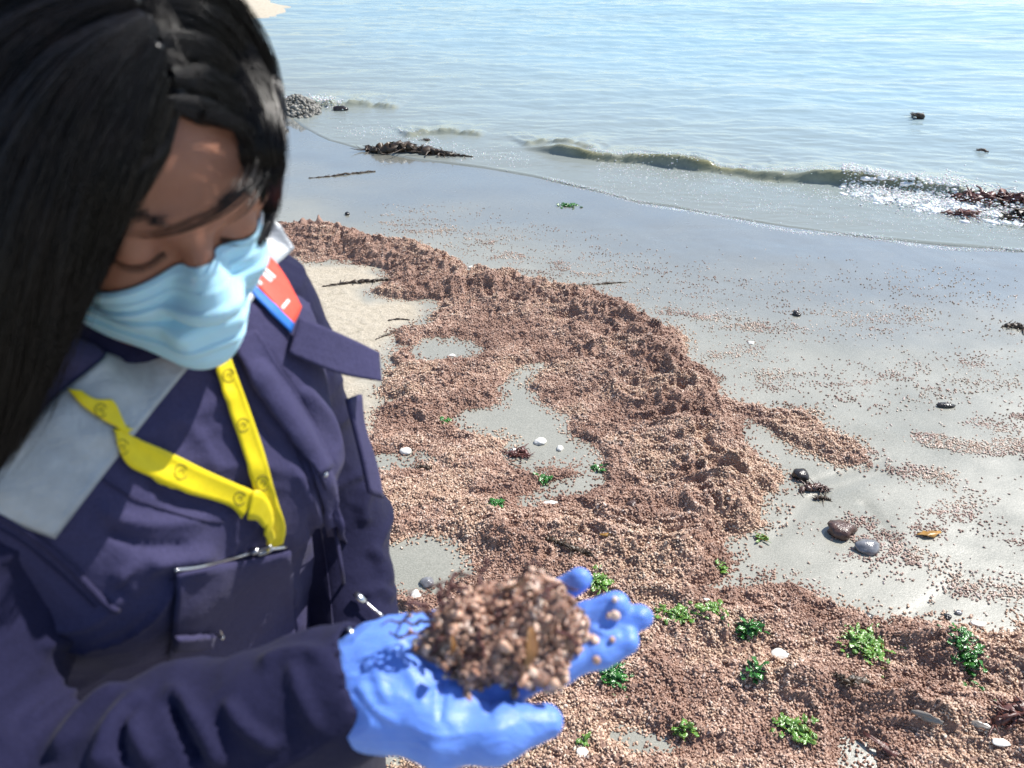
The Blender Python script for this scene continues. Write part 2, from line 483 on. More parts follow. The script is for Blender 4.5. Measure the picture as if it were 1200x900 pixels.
WRACK = GL([(150, 150), (250, 205), (322, 232), (345, 247), (372, 258), (402, 270), (450, 284), (492, 291), (522, 304), (545, 322), (592, 326), (640, 336), (690, 345), (738, 364),
            (772, 388), (800, 396), (802, 425), (830, 440), (835, 468), (872, 480), (900, 488), (935, 492), (965, 512), (1012, 530), (1008, 543), (975, 547), (945, 538), (900, 508), (872, 496), (868, 515),
            (885, 540), (907, 565), (905, 580), (885, 582), (898, 600), (880, 640), (862, 640), (850, 662), (838, 680), (842, 692), (806, 698), (850, 702), (912, 700), (955, 715), (985, 733), (1030, 738),
            (1085, 742), (1120, 748), (1165, 752), (1200, 748), (1300, 745), (1500, 780), (1700, 1000), (1400, 1400), (500, 1500), (440, 1150), (425, 980), (440, 912), (520, 860), (480, 740),
            (440, 690), (400, 600), (340, 540), (250, 470), (100, 400), (-100, 330), (-200, 200)])
SANDP = GL([(250, 290), (352, 309), (440, 314), (462, 330), (440, 348), (490, 356), (512, 364), (505, 378), (474, 392), (478, 402), (452, 425), (455, 446), (462, 465), (448, 500), (425, 530), (380, 520), (280, 400)])
POOLS = [GL(p) for p in (
    [(486, 418), (500, 404), (530, 402), (560, 405), (573, 415), (550, 426), (515, 428), (492, 427)],
    [(524, 498), (548, 484), (585, 480), (590, 462), (606, 440), (638, 432), (628, 446), (612, 460), (640, 474), (660, 492), (664, 510), (690, 532), (706, 545), (706, 572), (680, 588), (640, 601), (612, 602), (606, 594), (640, 582), (676, 572), (690, 560), (668, 556), (620, 566), (600, 560), (592, 540), (604, 522), (575, 518), (545, 512)],
    [(430, 546), (455, 538), (495, 540), (512, 550), (480, 556), (455, 562), (425, 566)],
    [(448, 648), (478, 640), (520, 640), (548, 662), (556, 682), (520, 700), (486, 712), (440, 700), (430, 670)],
    [(716, 866), (745, 868), (775, 878), (778, 888), (740, 886)],
    [(985, 878), (1010, 888), (1025, 915), (980, 915)],
    [(745, 722), (765, 718), (760, 735), (742, 735)])]
def wrack_sd(x, y):
    wob = 0.036*fbm2(x*8, y*11, 4, 31)+0.008*vnoise2(x*45, y*45, 33)
    d = sdpoly(x, y, WRACK)+wob
    for p in POOLS: d = np.minimum(d, -sdpoly(x, y, p)+0.7*wob-0.006)
    d = np.minimum(d, -sdpoly(x, y, SANDP)+wob*1.3)
    return d
CREST = [(GL([(322, 245), (400, 285), (470, 305), (540, 335), (600, 345), (680, 360), (740, 385), (780, 430), (800, 480), (835, 530), (850, 590), (820, 650)]), 0.050, 0.20),
         (GL([(455, 355), (520, 345), (600, 365), (680, 400), (740, 450)]), 0.03, 0.10),
         (GL([(460, 490), (480, 470), (540, 450), (600, 430), (680, 440), (730, 470)]), 0.022, 0.08),
         (GL([(545, 672), (600, 650), (700, 640), (800, 640), (850, 620)]), 0.028, 0.13),
         (GL([(1080, 775), (1140, 775), (1200, 800), (1300, 840)]), 0.05, 0.07),
         (GL([(880, 800), (960, 830), (1040, 850), (1130, 860), (1230, 880)]), 0.035, 0.06),
         (GL([(700, 760), (800, 745), (900, 735), (980, 745), (1080, 750)]), 0.018, 0.07)]
def wrack_h(x, y, d):
    edge = sstep(0.0, 0.035, d)
    c = 0.0
    for poly, a, w in CREST:
        dd, _, _ = seg_dist(x, y, poly); c = np.maximum(c, a*np.exp(-(dd/w)**2))
    wx, wy = x+0.03*fbm2(x*7, y*7, 2, 61), y+0.03*fbm2(x*7, y*7, 2, 67)
    l1 = 1-np.abs(vnoise2(wx*9, wy*13, 41)); l2 = 1-np.abs(vnoise2(wx*22, wy*28, 43)); l3 = vnoise2(wx*60, wy*60, 47)
    lump = 0.35+0.5*l1**2+0.35*l2**2
    fine = 0.006*(l2**2-0.4)+0.0035*l3+0.0025*vnoise2(x*130, y*130, 48)
    pit = sstep(0.35, 0.75, vnoise2(wx*5+3, wy*8, 53))*0.012
    h = edge*(0.008+0.014*lump) + sstep(0.0, 0.13, d)*c*(0.25+1.1*lump) + edge*fine*(1.1+2*c) - 1.6*edge*pit
    return np.maximum(h, 0.002*edge)

# ---- sand sheet
xs = graded([(-400, -12, 14, 0.5), (-12, -1.6, 50, 0.8), (-1.6, 3.4, 420, 1), (3.4, 14, 50, 1.3), (14, 400, 14, 2.2)])
ys = graded([(-300, -4, 10, 0.45), (-4, 0.6, 24, 0.8), (0.6, 4.0, 300, 1), (4.0, 9, 130, 1.2), (9, 40, 60, 1.5), (40, 400, 10, 1.8)])
X, Y, Q = tensor(xs, ys)
S = shore_s(X, Y); Z = sand_z(X, Y)
near = (np.abs(X-0.9) < 2.6) & (Y > 0.5) & (Y < 4.2)
Z = Z + near*0.0012*fbm2(X*6, Y*6, 3, 71)
# rills that drain round the stones
for (ax, ay), (bx, by), amp in (((944, 575), (1030, 548), .004), ((950, 590), (1040, 560), .003), ((1010, 600), (1060, 660), .005), ((905, 640), (960, 585), .003), ((1060, 735), (1120, 690), .002)):
    dd, _, _ = seg_dist(X, Y, GL([(ax, ay), (bx, by)])); Z = Z - 0.8*amp*np.exp(-(dd/0.02)**2)
WD = np.full(X.shape, -1.0); WD[near] = wrack_sd(X[near], Y[near])
dsand = sdpoly(X, Y, SANDP)
dry = np.maximum(sstep(-0.02, 0.12, dsand+0.05*fbm2(X*6, Y*6, 3, 3)), sstep(5.4, 6.8, S))
dpx, dpy, _ = to_px(np.stack([X, Y, Z], -1))
film = sstep(1.55, 0.35, S+0.25*fbm2(X*1.2, Y*2.4, 3, 13))            # how wet the swash left it
land = np.maximum(sdpoly(X, Y, SPIT), sdpoly(X, Y, BANK)); dry = np.maximum(dry, sstep(-0.05, 0.3, land))
def make_sand():
    m, nt, b = new_mat('shore_sand'); v = coords(nt)
    dryf = attr(nt, 'dry'); filmf = attr(nt, 'film')
    n1 = noise(nt, 3.0, 6, 0.6, v); n2 = noise(nt, 260, 3, 0.7, v); n3 = noise(nt, 26, 5, 0.65, v)
    wet = ramp(nt, n1, [(0.3, (0.185, 0.195, 0.155)), (0.7, (0.25, 0.255, 0.21))])
    dr = ramp(nt, n3, [(0.25, (0.33, 0.27, 0.18)), (0.5, (0.52, 0.44, 0.32)), (0.8, (0.62, 0.54, 0.42))])
    c = mixc(nt, dryf, wet, dr)
    c = mixc(nt, 0.35, c, ramp(nt, n2, [(0.3, (0.22, 0.2, 0.16)), (0.7, (0.75, 0.7, 0.6))]))
    c = mixc(nt, mathn(nt, 'MULTIPLY', mathn(nt, 'MULTIPLY', filmf, mathn(nt, 'SUBTRACT', 1.0, dryf)), 0.55), c, (0.13, 0.14, 0.13))
    nt.links.new(c, b.inputs['Base Color'])
    b.inputs['Specular IOR Level'].default_value = 0.5
    r = mathn(nt, 'ADD', maprange(nt, dryf, 0, 1, 0.30, 0.9), maprange(nt, n1, 0.35, 0.65, -0.08, 0.12))
    r = mathn(nt, 'SUBTRACT', r, mathn(nt, 'MULTIPLY', filmf, 0.10), True)
    nt.links.new(r, b.inputs['Roughness'])
    nt.links.new(mathn(nt, 'MULTIPLY', mathn(nt, 'SUBTRACT', 1.0, dryf), mathn(nt, 'ADD', 0.35, mathn(nt, 'MULTIPLY', filmf, 0.65))), b.inputs['Coat Weight'])
    b.inputs['Coat Roughness'].default_value = 0.06; b.inputs['Coat IOR'].default_value = 1.75
    bs = nt.nodes.new('ShaderNodeBump'); bs.inputs['Distance'].default_value = 0.004
    nt.links.new(maprange(nt, dryf, 0, 1, 0.12, 0.9), bs.inputs['Strength']); nt.links.new(n2, bs.inputs['Height'])
    b2 = nt.nodes.new('ShaderNodeBump'); b2.inputs['Distance'].default_value = 0.012
    nt.links.new(maprange(nt, dryf, 0, 1, 0.10, 0.8), b2.inputs['Strength']); nt.links.new(n3, b2.inputs['Height']); nt.links.new(bs.outputs[0], b2.inputs['Normal'])
    nt.links.new(b2.outputs[0], b.inputs['Normal'])
    nt.links.new(bump(nt, noise(nt, 12, 3, 0.5, v), 0.05, 0.004, None), b.inputs['Coat Normal'])
    return m
beach = mesh_obj('beach_sand', np.stack([X, Y, Z], -1).reshape(-1, 3), Q, make_sand(), attrs={'dry': dry.ravel(), 'film': film.ravel()})
tag(beach, 'wet grey and dry pale sand of the shore', kind='structure')

# ---- sea sheet with its small breaking wave
WAVES = [(GL([(600, 172), (650, 180), (700, 187), (760, 193), (830, 203), (900, 211), (1000, 217), (1100, 230), (1200, 243), (1340, 262), (1500, 285)]), 0.080, 0.05, 0.30),
         (GL([(470, 161), (500, 157), (530, 156), (565, 160)]), 0.04, 0.05, 0.2),
         (GL([(355, 124), (390, 124), (430, 125), (470, 127)]), 0.05, 0.07, 0.3),
         (GL([(610, 172), (640, 168), (665, 174), (700, 180)]), 0.035, 0.05, 0.2)]
xs = graded([(-500, -14, 14, 0.4), (-14, -2.5, 90, 0.8), (-2.5, 4.2, 400, 1), (4.2, 14, 60, 1.3), (14, 500, 14, 2.4)])
ys = graded([(-40, 2.4, 12, 0.6), (2.4, 6.4, 300, 1), (6.4, 14, 240, 1.15), (14, 60, 160, 1.6), (60, 1500, 14, 2.2)])
X, Y, Q = tensor(xs, ys); S = shore_s(X, Y)
Zw = 0.004+np.zeros_like(X)
deep = sstep(0.0, -2.0, S)
Zw += (0.10+deep)*(0.006*vnoise2(X*1.6+Y*0.5, Y*5.0-X*0.9, 81)+0.0065*vnoise2(X*3.5-Y*0.4, Y*9+X*0.8, 82)+0.0026*vnoise2(X*9, Y*20+X*2, 83))
Zw += deep*0.02*vnoise2(X*0.4, Y*1.0+X*0.15, 84)
Zw += 0.0012*vnoise2(X*16, Y*24, 85)*sstep(0.02, -0.3, S)
olive = np.zeros_like(X); breakf = np.zeros_like(X)
for poly, amp, fw, bw in WAVES:
    dd, sd, par = seg_dist(X, Y, poly); q = dd*sd+0.03*vnoise2(X*3, Y*3, 88)+0.012*vnoise2(X*11, Y*11, 89)
    taper = sstep(0, 0.12, par)*sstep(1.0, 0.93 if amp < .07 else 0.999, par)
    prof = np.where(q < 0, sstep(-fw, 0.0, q), np.exp(-(np.maximum(q, 0)/bw)**1.3))
    a = amp*taper*(0.75+0.4*vnoise2(par*14, par*0, 90)+0.18*vnoise2(par*60, q*14, 93))
    Zw += a*prof; olive = np.maximum(olive, taper*(1.0 if amp > .07 else 0.55)*(0.70+0.45*vnoise2(par*22, q*30, 92))*sstep(-fw*1.6, -fw*0.3, q)*sstep(fw*1.2, 0, q))
front = sstep(0.03, -0.012, S)
Zw = np.where(S > -0.03, -0.02+(Zw+0.022)*front, Zw)
def make_sea():
    m, nt, b = new_mat('sea_water'); v = coords(nt)
    dp = attr(nt, 'depth'); ol = attr(nt, 'olive')
    vm = nt.nodes.new('ShaderNodeMapping'); vm.inputs['Scale'].default_value = (0.35, 1.0, 1.0); vm.inputs['Rotation'].default_value = (0, 0, math.radians(-9)); nt.links.new(v, vm.inputs[0])
    vv = vm.outputs[0]
    n1 = noise(nt, 0.7, 5, 0.6, vv)
    c = ramp(nt, dp, [(0.0, (0.24, 0.26, 0.24)), (0.12, (0.26, 0.32, 0.33)), (0.4, (0.27, 0.39, 0.44)), (1.0, (0.25, 0.41, 0.48))])
    c = mixc(nt, maprange(nt, n1, 0.42, 0.62, 0, 0.35), c, (0.27, 0.33, 0.32))
    c = mixc(nt, mathn(nt, 'MULTIPLY', ol, 0.9), c, ramp(nt, noise(nt, 9, 4, 0.7, v), [(0.3, (0.15, 0.145, 0.06)), (0.7, (0.37, 0.35, 0.20))]))
    nt.links.new(c, b.inputs['Base Color']); b.inputs['IOR'].default_value = 1.33
    b.inputs['Roughness'].default_value = 0.08
    n3 = bump(nt, noise(nt, 55, 3, 0.6, v), 0.22, 0.004, None)
    n4 = bump(nt, noise(nt, 13, 4, 0.6, vv), 0.5, 0.010, None, n3)
    bump(nt, noise(nt, 3.2, 4, 0.55, vv), 0.6, 0.03, b, n4)
    return m
sea = mesh_obj('sea', np.stack([X, Y, Zw], -1).reshape(-1, 3), Q, make_sea(), attrs={'depth': sstep(0, -9, S).ravel()**0.8, 'olive': olive.ravel()})
tag(sea, 'pale blue sea with a small breaking wave', kind='structure')
SEA_XY = (X[:, 0], Y[0]); SEA_Z = Zw

# ---- wrack: the brown weed heaps
x0, x1, y0, y1 = -1.35, 2.7, 0.62, 4.1
xs = np.linspace(x0, x1, 620); ys = graded([(y0, 2.2, 300, 1), (2.2, y1, 230, 1)])
X, Y, Q = tensor(xs, ys)
D = wrack_sd(X, Y); H = wrack_h(X, Y, D); Z = sand_z(X, Y)+np.where(D > 0, H, -0.004)
GXY = (xs, ys); GZ = np.where(D > 0, Z, sand_z(X, Y))
keep = (D.ravel()[Q] > -0.012).all(1); Qk = Q[keep]
used = np.unique(Qk); remap = np.full(X.size, -1); remap[used] = np.arange(len(used))
Vw = np.stack([X, Y, Z], -1).reshape(-1, 3)[used]; Qk = remap[Qk]
ws = GL([(480, 760), (520, 855), (640, 870), (620, 950), (400, 950)])
def pale(x, y): return sstep(-0.05, 0.05, sdpoly(x, y, ws)+0.03*fbm2(x*12, y*12, 2, 7))
def make_wrack():
    m, nt, b = new_mat('wrack_weed'); v = coords(nt)
    n1 = noise(nt, 11, 5, 0.6, v); n2 = noise(nt, 190, 4, 0.75, v)
    c = ramp(nt, n1, [(0.3, (0.22, 0.125, 0.09)), (0.7, (0.43, 0.265, 0.20))])
    c = mixc(nt, 0.5, c, ramp(nt, n2, [(0.35, (0.14, 0.075, 0.055)), (0.65, (0.58, 0.36, 0.27))]))
    nt.links.new(c, b.inputs['Base Color']); b.inputs['Roughness'].default_value = 0.6
    n4 = bump(nt, noise(nt, 90, 5, 0.7, v), 0.9, 0.008, None)
    bump(nt, n2, 0.8, 0.004, b, n4)
    return m
wrack = mesh_obj('washed_up_weed', Vw, Qk, make_wrack())
tag(wrack, 'reddish brown heap of washed up weed along the shore', 'seaweed', kind='stuff')

# ---- grains: the small pellets the weed is made of, instanced on points
def grain_mat(name, stops, rough=0.45):
    m, nt, b = new_mat(name)
    oi = nt.nodes.new('ShaderNodeObjectInfo'); v = coords(nt)
    c = ramp(nt, oi.outputs['Random'], stops)
    c = mixc(nt, 0.3, c, ramp(nt, noise(nt, 250, 2, 0.5, v), [(0.3, (0.2, 0.11, 0.08)), (0.7, (0.6, 0.41, 0.32))]))
    ta = nt.nodes.new('ShaderNodeAttribute'); ta.attribute_type = 'INSTANCER'; ta.attribute_name = 'tone'
    c = mixc(nt, 1.0, c, ramp(nt, ta.outputs['Fac'], [(0.0, (0.62, 0.53, 0.50)), (0.45, (0.92, 0.87, 0.84)), (0.8, (1.0, 1.0, 1.0)), (1.0, (1.0, 1.0, 0.94))]), 'MULTIPLY')
    nt.links.new(c, b.inputs['Base Color']); b.inputs['Roughness'].default_value = rough
    return m
GM = grain_mat('grain', [(0.0, (0.18, 0.095, 0.065)), (0.18, (0.40, 0.245, 0.17)), (0.55, (0.635, 0.435, 0.32)), (0.92, (0.80, 0.61, 0.475)), (1.0, (0.85, 0.75, 0.66))])
GMS = grain_mat('strewn_grain', [(0.0, (0.30, 0.20, 0.15)), (0.2, (0.52, 0.38, 0.31)), (0.6, (0.72, 0.58, 0.50)), (1.0, (0.86, 0.78, 0.72))])
GMP = grain_mat('pale_grain', [(0.0, (0.22, 0.13, 0.07)), (0.3, (0.42, 0.29, 0.18)), (0.7, (0.58, 0.44, 0.30)), (1.0, (0.75, 0.64, 0.5))])
def grain_shape(name, mat, seed):
    r = np.random.default_rng(seed); v, f = ICO1; v = v.copy()
    v = v*(1+0.22*r.normal(size=(len(v), 1)).clip(-1.5, 1.5))*np.array([1.0, 0.55, 0.45])
    v[:, 1] += 0.25*v[:, 0]**2
    me = bpy.data.meshes.new(name); me.from_pydata([tuple(map(float, q)) for q in v], [], [tuple(map(int, q)) for q in f])
    me.polygons.foreach_set('use_smooth', np.ones(len(me.polygons), bool)); me.materials.append(mat)
    return me
def grain_scatter(name, pts, scl, mat, label, cat, seed):
    """one object whose geometry nodes put a grain mesh on every point"""
    me = bpy.data.meshes.new(name); me.vertices.add(len(pts)); me.vertices.foreach_set('co', np.asarray(pts, np.float32).ravel())
    P_ = np.asarray(pts)
    rot = rng.uniform(-1, 1, (len(pts), 3))*np.array([0.7, 0.7, math.pi])
    tone = sstep(-0.55, 0.45, fbm2(P_[:, 0]*5, P_[:, 1]*7, 4, 301)+0.25*vnoise2(P_[:, 0]*40, P_[:, 1]*40, 305))
    me.attributes.new('scl', 'FLOAT', 'POINT'); me.attributes.new('rot', 'FLOAT_VECTOR', 'POINT'); me.attributes.new('tone', 'FLOAT', 'POINT')
    me.attributes['scl'].data.foreach_set('value', np.asarray(scl, np.float32)); me.attributes['rot'].data.foreach_set('vector', rot.astype(np.float32).ravel())
    me.attributes['tone'].data.foreach_set('value', tone.astype(np.float32))
    o = bpy.data.objects.new(name, me); COL.objects.link(o); o['_wl'] = [0.0, 0.0, 0.0]
    ng = bpy.data.node_groups.new(name, 'GeometryNodeTree')
    ng.interface.new_socket('Geometry', in_out='INPUT', socket_type='NodeSocketGeometry')
    ng.interface.new_socket('Geometry', in_out='OUTPUT', socket_type='NodeSocketGeometry')
    L = ng.links; gi = ng.nodes.new('NodeGroupInput'); go = ng.nodes.new('NodeGroupOutput')
    join = ng.nodes.new('GeometryNodeJoinGeometry')
    m2p = ng.nodes.new('GeometryNodeMeshToPoints'); L.new(gi.outputs[0], m2p.inputs[0])
    sA = ng.nodes.new('GeometryNodeInputNamedAttribute'); sA.data_type = 'FLOAT'; sA.inputs[0].default_value = 'scl'
    rA = ng.nodes.new('GeometryNodeInputNamedAttribute'); rA.data_type = 'FLOAT_VECTOR'; rA.inputs[0].default_value = 'rot'
    e2r = ng.nodes.new('FunctionNodeEulerToRotation'); L.new(rA.outputs[0], e2r.inputs[0])
    # the grain shape: a noise-bent low ico sphere, long and flattened
    ic = ng.nodes.new('GeometryNodeMeshIcoSphere'); ic.inputs['Radius'].default_value = 1.0; ic.inputs['Subdivisions'].default_value = 2
    tr = ng.nodes.new('GeometryNodeTransform'); tr.inputs['Scale'].default_value = (1.0, 0.6, 0.48); L.new(ic.outputs[0], tr.inputs[0])
    sp = ng.nodes.new('GeometryNodeSetPosition'); L.new(tr.outputs[0], sp.inputs[0])
    nz = ng.nodes.new('ShaderNodeTexNoise'); nz.inputs['Scale'].default_value = 1.3; nz.inputs['Detail'].default_value = 1
    vs = ng.nodes.new('ShaderNodeVectorMath'); vs.operation = 'SUBTRACT'; L.new(nz.outputs['Color'], vs.inputs[0]); vs.inputs[1].default_value = (0.5, 0.5, 0.5)
    vm = ng.nodes.new('ShaderNodeVectorMath'); vm.operation = 'SCALE'; L.new(vs.outputs[0], vm.inputs[0]); vm.inputs['Scale'].default_value = 1.5
    L.new(vm.outputs[0], sp.inputs['Offset'])
    ss = ng.nodes.new('GeometryNodeSetShadeSmooth'); L.new(sp.outputs[0], ss.inputs[0])
    sm = ng.nodes.new('GeometryNodeSetMaterial'); L.new(ss.outputs[0], sm.inputs[0]); sm.inputs['Material'].default_value = mat
    iop = ng.nodes.new('GeometryNodeInstanceOnPoints'); L.new(m2p.outputs[0], iop.inputs['Points']); L.new(sm.outputs[0], iop.inputs['Instance'])
    L.new(e2r.outputs[0], iop.inputs['Rotation']); L.new(sA.outputs[0], iop.inputs['Scale'])
    L.new(iop.outputs[0], go.inputs[0])
    md = o.modifiers.new('scatter', 'NODES'); md.node_group = ng
    me.materials.append(mat)
    return tag(o, label, cat, kind='stuff')
def sample(n, fx=(-1.3, 2.6), fy=(0.65, 4.05)):
    return rng.uniform(*fx, n), rng.uniform(*fy, n)
x, y = sample(560000)
keep = rng.uniform(size=len(x)) < np.clip(2.1/np.maximum(y, 0.9), 0.35, 1.0)
x, y = x[keep], y[keep]
px, py, _ = to_px(np.stack([x, y, np.zeros_like(x)], -1))
vis = (px > -150) & (px < 1500) & (py < 1250) & (py > 150); x, y = x[vis], y[vis]
d = wrack_sd(x, y); k = d > -0.003-0.07*rng.uniform(size=len(x))**5; x, y, d = x[k], y[k], d[k]
z = sand_z(x, y)+np.where(d > 0, wrack_h(x, y, d), 0.0)+0.0015
pl = pale(x, y) > rng.uniform(size=len(x))
sc = rng.uniform(0.0025, 0.0050, len(x))*(1+0.35*(rng.uniform(size=len(x)) > 0.93))
pts = np.stack([x, y, z], -1)
grain_scatter('weed_grains', pts[~pl], sc[~pl], GM, 'countless reddish brown grains covering the weed heaps', 'seaweed grains', 1)
grain_scatter('pale_weed_grains', pts[pl], sc[pl], GMP, 'paler tan grains on the sand below the gloved hand', 'seaweed grains', 2)
# sparse ones strewn on the wet sand, in streaks the swash left
STREAK = [(GL([(780, 372), (830, 378), (880, 385)]), .06, .5), (GL([(800, 425), (860, 415), (900, 405)]), .05, .35), (GL([(850, 486), (930, 505), (1010, 538), (1060, 560), (1110, 572)]), .040, 1.9),
          (GL([(1110, 572), (1145, 590), (1110, 618), (1085, 628)]), .045, 1.6), (GL([(1085, 520), (1130, 528), (1200, 532), (1280, 530)]), .035, 3.5), (GL([(1150, 505), (1200, 495), (1260, 490)]), .05, .8),
          (GL([(1010, 625), (1060, 655), (1110, 682), (1200, 698), (1300, 700)]), .045, 1.8), (GL([(940, 625), (975, 632), (1000, 645)]), .025, .8), (GL([(850, 700), (910, 690), (960, 700)]), .035, .6),
          (GL([(1000, 660), (1080, 690), (1140, 700)]), .05, .45), (GL([(1130, 620), (1170, 635), (1200, 640)]), .04, .5), (GL([(900, 450), (980, 460), (1060, 455), (1150, 440)]), .12, .30),
          (GL([(880, 400), (960, 385), (1060, 370)]), .12, .14), (GL([(460, 262), (560, 290), (640, 315), (740, 340)]), .10, .28), (GL([(500, 255), (620, 285), (760, 320)]), .22, .06), (GL([(700, 330), (860, 350), (1000, 345), (1150, 350)]), .3, .05)]
x, y = sample(420000, (-1.2, 3.2), (1.2, 4.6)); dens = np.zeros_like(x)
for poly, w, a in STREAK:
    dd, _, _ = seg_dist(x, y, poly); dens += a*np.exp(-(dd/w)**2)
s_ = shore_s(x, y)
dens = dens*(0.25+2.2*sstep(-0.2, 0.6, vnoise2(x*8, y*26+x*3, 91)))+0.016*sstep(0.5, 1.2, s_)*sstep(0.2, 0.6, x)*(1+1.5*vnoise2(x*5, y*12, 95))
d = wrack_sd(x, y); k = (rng.uniform(size=len(x)) < dens*0.62) & (d < 0.0) & (s_ > 0.05) & (sdpoly(x, y, SANDP) < 0.02)
x, y = x[k], y[k]
pts = np.stack([x, y, sand_z(x, y)+0.0012], -1)
grain_scatter('strewn_weed_grains', pts, rng.uniform(0.0022, 0.0048, len(x)), GMS, 'single brown grains strewn in streaks over the wet sand', 'seaweed grains', 3)

# ================================================================ THE WOMAN
PR = empty('person', (-0.30, 0.52, 0.0))
tag(PR, 'dark haired woman in navy workwear and blue face mask holding out a handful of weed', 'person')
TL = unit([0.62, 0.785, 0]); TF = unit([0.785, -0.62, 0]); UP = np.array([0, 0, 1.0])
O0 = np.array([-0.315, 0.52, 0.0])
def T(l, f, z): return O0+TL*l+TF*f+UP*(z+0.055*(1 if z > 0.95 else max(0, (z-0.5)/0.45)))
TM = np.stack([TL, TF, UP])
# head frame
def camvec(x, y, d): return np.array([x, y*SP+d*CP, y*CP-d*SP])
hf = unit(camvec(0.62, -0.58, -0.53)); hl = camvec(0.78, 0.36, 0.52); hl = unit(hl-hf*(hl@hf)); hu = np.cross(hl, hf)
if hu[2] < 0: hu = -hu
RO = math.radians(1); hl, hu = hl*math.cos(RO)-hu*math.sin(RO), hu*math.cos(RO)+hl*math.sin(RO)
HM = np.stack([hl, hf, hu]); HC = P(227, 283, 0.482)-hf*0.085
def Hd(l, f, u): return HC+hl*l+hf*f+hu*u
# limbs
R_SH, R_EL, R_WR = T(-0.155, -0.02, 1.275), P(-30, 985, 0.52), P(424, 802, 0.515)
L_SH, L_EL, L_WR = T(0.135, -0.02, 1.262), P(398, 610, 0.86), P(432, 800, 0.80)
# right hand frame: F to the fingertips, S thumb -> little finger, NN out of the palm
hF = unit([0.965, 0.15, 0.10]); hS = np.array([-0.12, 0.98, 0.02]); hS = unit(hS-hF*(hS@hF)); hN = np.cross(hF, hS)
if hN[2] < 0: hN = -hN
HO = R_WR
def Hn(f, s_, n): return HO+(hF*f+hS*s_+hN*n)*0.96
FING = [  # mcp (f,s,n), splay, base curl, curl per joint, lengths, radii
    ((0.092, -0.021, 0.000), 0.05, 0.07, (0.08, 0.05), (0.046, 0.027, 0.022), (0.0109, 0.0098, 0.0091, 0.0076)),
    ((0.096, -0.003, 0.003), 0.01, 0.06, (0.08, 0.08), (0.050, 0.031, 0.023), (0.0109, 0.0099, 0.0092, 0.0077)),
    ((0.091, 0.014, 0.002), -0.09, 0.10, (0.20, 0.15), (0.046, 0.029, 0.023), (0.0103, 0.0094, 0.0086, 0.0074)),
    ((0.084, 0.030, -0.001), -0.02, 0.22, (0.22, 0.22), (0.040, 0.026, 0.022), (0.0092, 0.0083, 0.0077, 0.0066))]
def hand_field(Fd, grow, Hn=Hn, sc=1.0):
    g = grow
    tips = []
    for (m, sp, c0, cs, ln, rr) in FING:
        p = np.array(m); a = c0; pts = [p.copy()]
        for i in range(3):
            p = p+ln[i]*np.array([math.cos(a)*math.cos(sp), math.sin(sp), math.sin(a)]); pts.append(p.copy())
            if i < 2: a += cs[i]
        w = [Hn(*q) for q in pts]; rs = [r*sc+g for r in rr]
        Fd.chain(w, rs, 0.0045); tips.append(w)
        Fd.cone(Hn(0.012, m[1]*0.55, -0.002), w[0], 0.017*sc+g, 0.0135*sc+g, 0.018)
    Fd.ell(Hn(0.052, 0.004, -0.003), (0.050, 0.040, 0.016), np.stack([hF, hS, hN]), 0.02)
    th = [Hn(0.010, -0.022, 0.002), Hn(0.055, -0.052, 0.003), Hn(0.088, -0.058, 0.002), Hn(0.121, -0.054, -0.002)]
    Fd.chain(th, [0.021+g, 0.0165+g, 0.0130+g, 0.0095+g], 0.012)
    Fd.ell(Hn(0.038, -0.030, 0.006), (0.036, 0.021, 0.017), np.stack([hF, hS, hN]), 0.018)
    return tips
lF = unit(L_WR-L_EL); lF = unit(np.array([-0.75, -0.45, 0.05])); lS = unit(np.cross(lF, TL)); lN = np.cross(lF, lS)
def Ln(f, s_, n): return L_WR+lF*f+lS*s_+lN*n

def head_field(Fd):
    E = lambda c, r, k=0.01, op='add': Fd.ell(Hd(*c), r, HM, k, op)
    Cn = lambda a, b, ra, rb, k=0.01, op='add': Fd.cone(Hd(*a), Hd(*b), ra, rb, k, op)
    E((0, -0.018, 0.040), (0.071, 0.092, 0.082))
    E((0, 0.022, 0.030), (0.060, 0.064, 0.062), 0.03)
    E((0, 0.022, -0.035), (0.054, 0.060, 0.076), 0.03)
    for s_ in (-1, 1):
        Cn((s_*0.056, 0.000, -0.055), (0, 0.058, -0.092), 0.016, 0.017, 0.025)
        E((s_*0.034, 0.056, -0.030), (0.023, 0.023, 0.026), 0.015)
        E((s_*0.048, 0.052, 0.030), (0.020, 0.026, 0.03), 0.02)
        E((s_*0.032, 0.091, 0.000), (0.017, 0.012, 0.011), 0.008, 'sub')
        E((s_*0.032, 0.073, -0.001), (0.0145, 0.0125, 0.0125), 0.003)
        Cn((s_*0.014, 0.080, 0.016), (s_*0.046, 0.068, 0.018), 0.009, 0.007, 0.012)
        Cn((s_*0.006, 0.098, -0.040), (s_*0.013, 0.092, -0.042), 0.006, 0.007, 0.006)
        E((s_*0.075, -0.012, -0.004), (0.007, 0.016, 0.028), 0.005); E((s_*0.080, -0.016, 0.000), (0.004, 0.012, 0.022), 0.004)
    Cn((0, 0.083, 0.012), (0, 0.103, -0.036), 0.0075, 0.0105, 0.010)
    Cn((-0.018, 0.084, -0.066), (0.018, 0.084, -0.066), 0.006, 0.006, 0.008); Cn((-0.014, 0.083, -0.076), (0.014, 0.083, -0.076), 0.007, 0.007, 0.006)
    E((0, 0.068, -0.094), (0.016, 0.013, 0.013), 0.014)
    Fd.cone(Hd(0, -0.030, -0.05), T(0, -0.015, 1.28), 0.052, 0.056, 0.03)

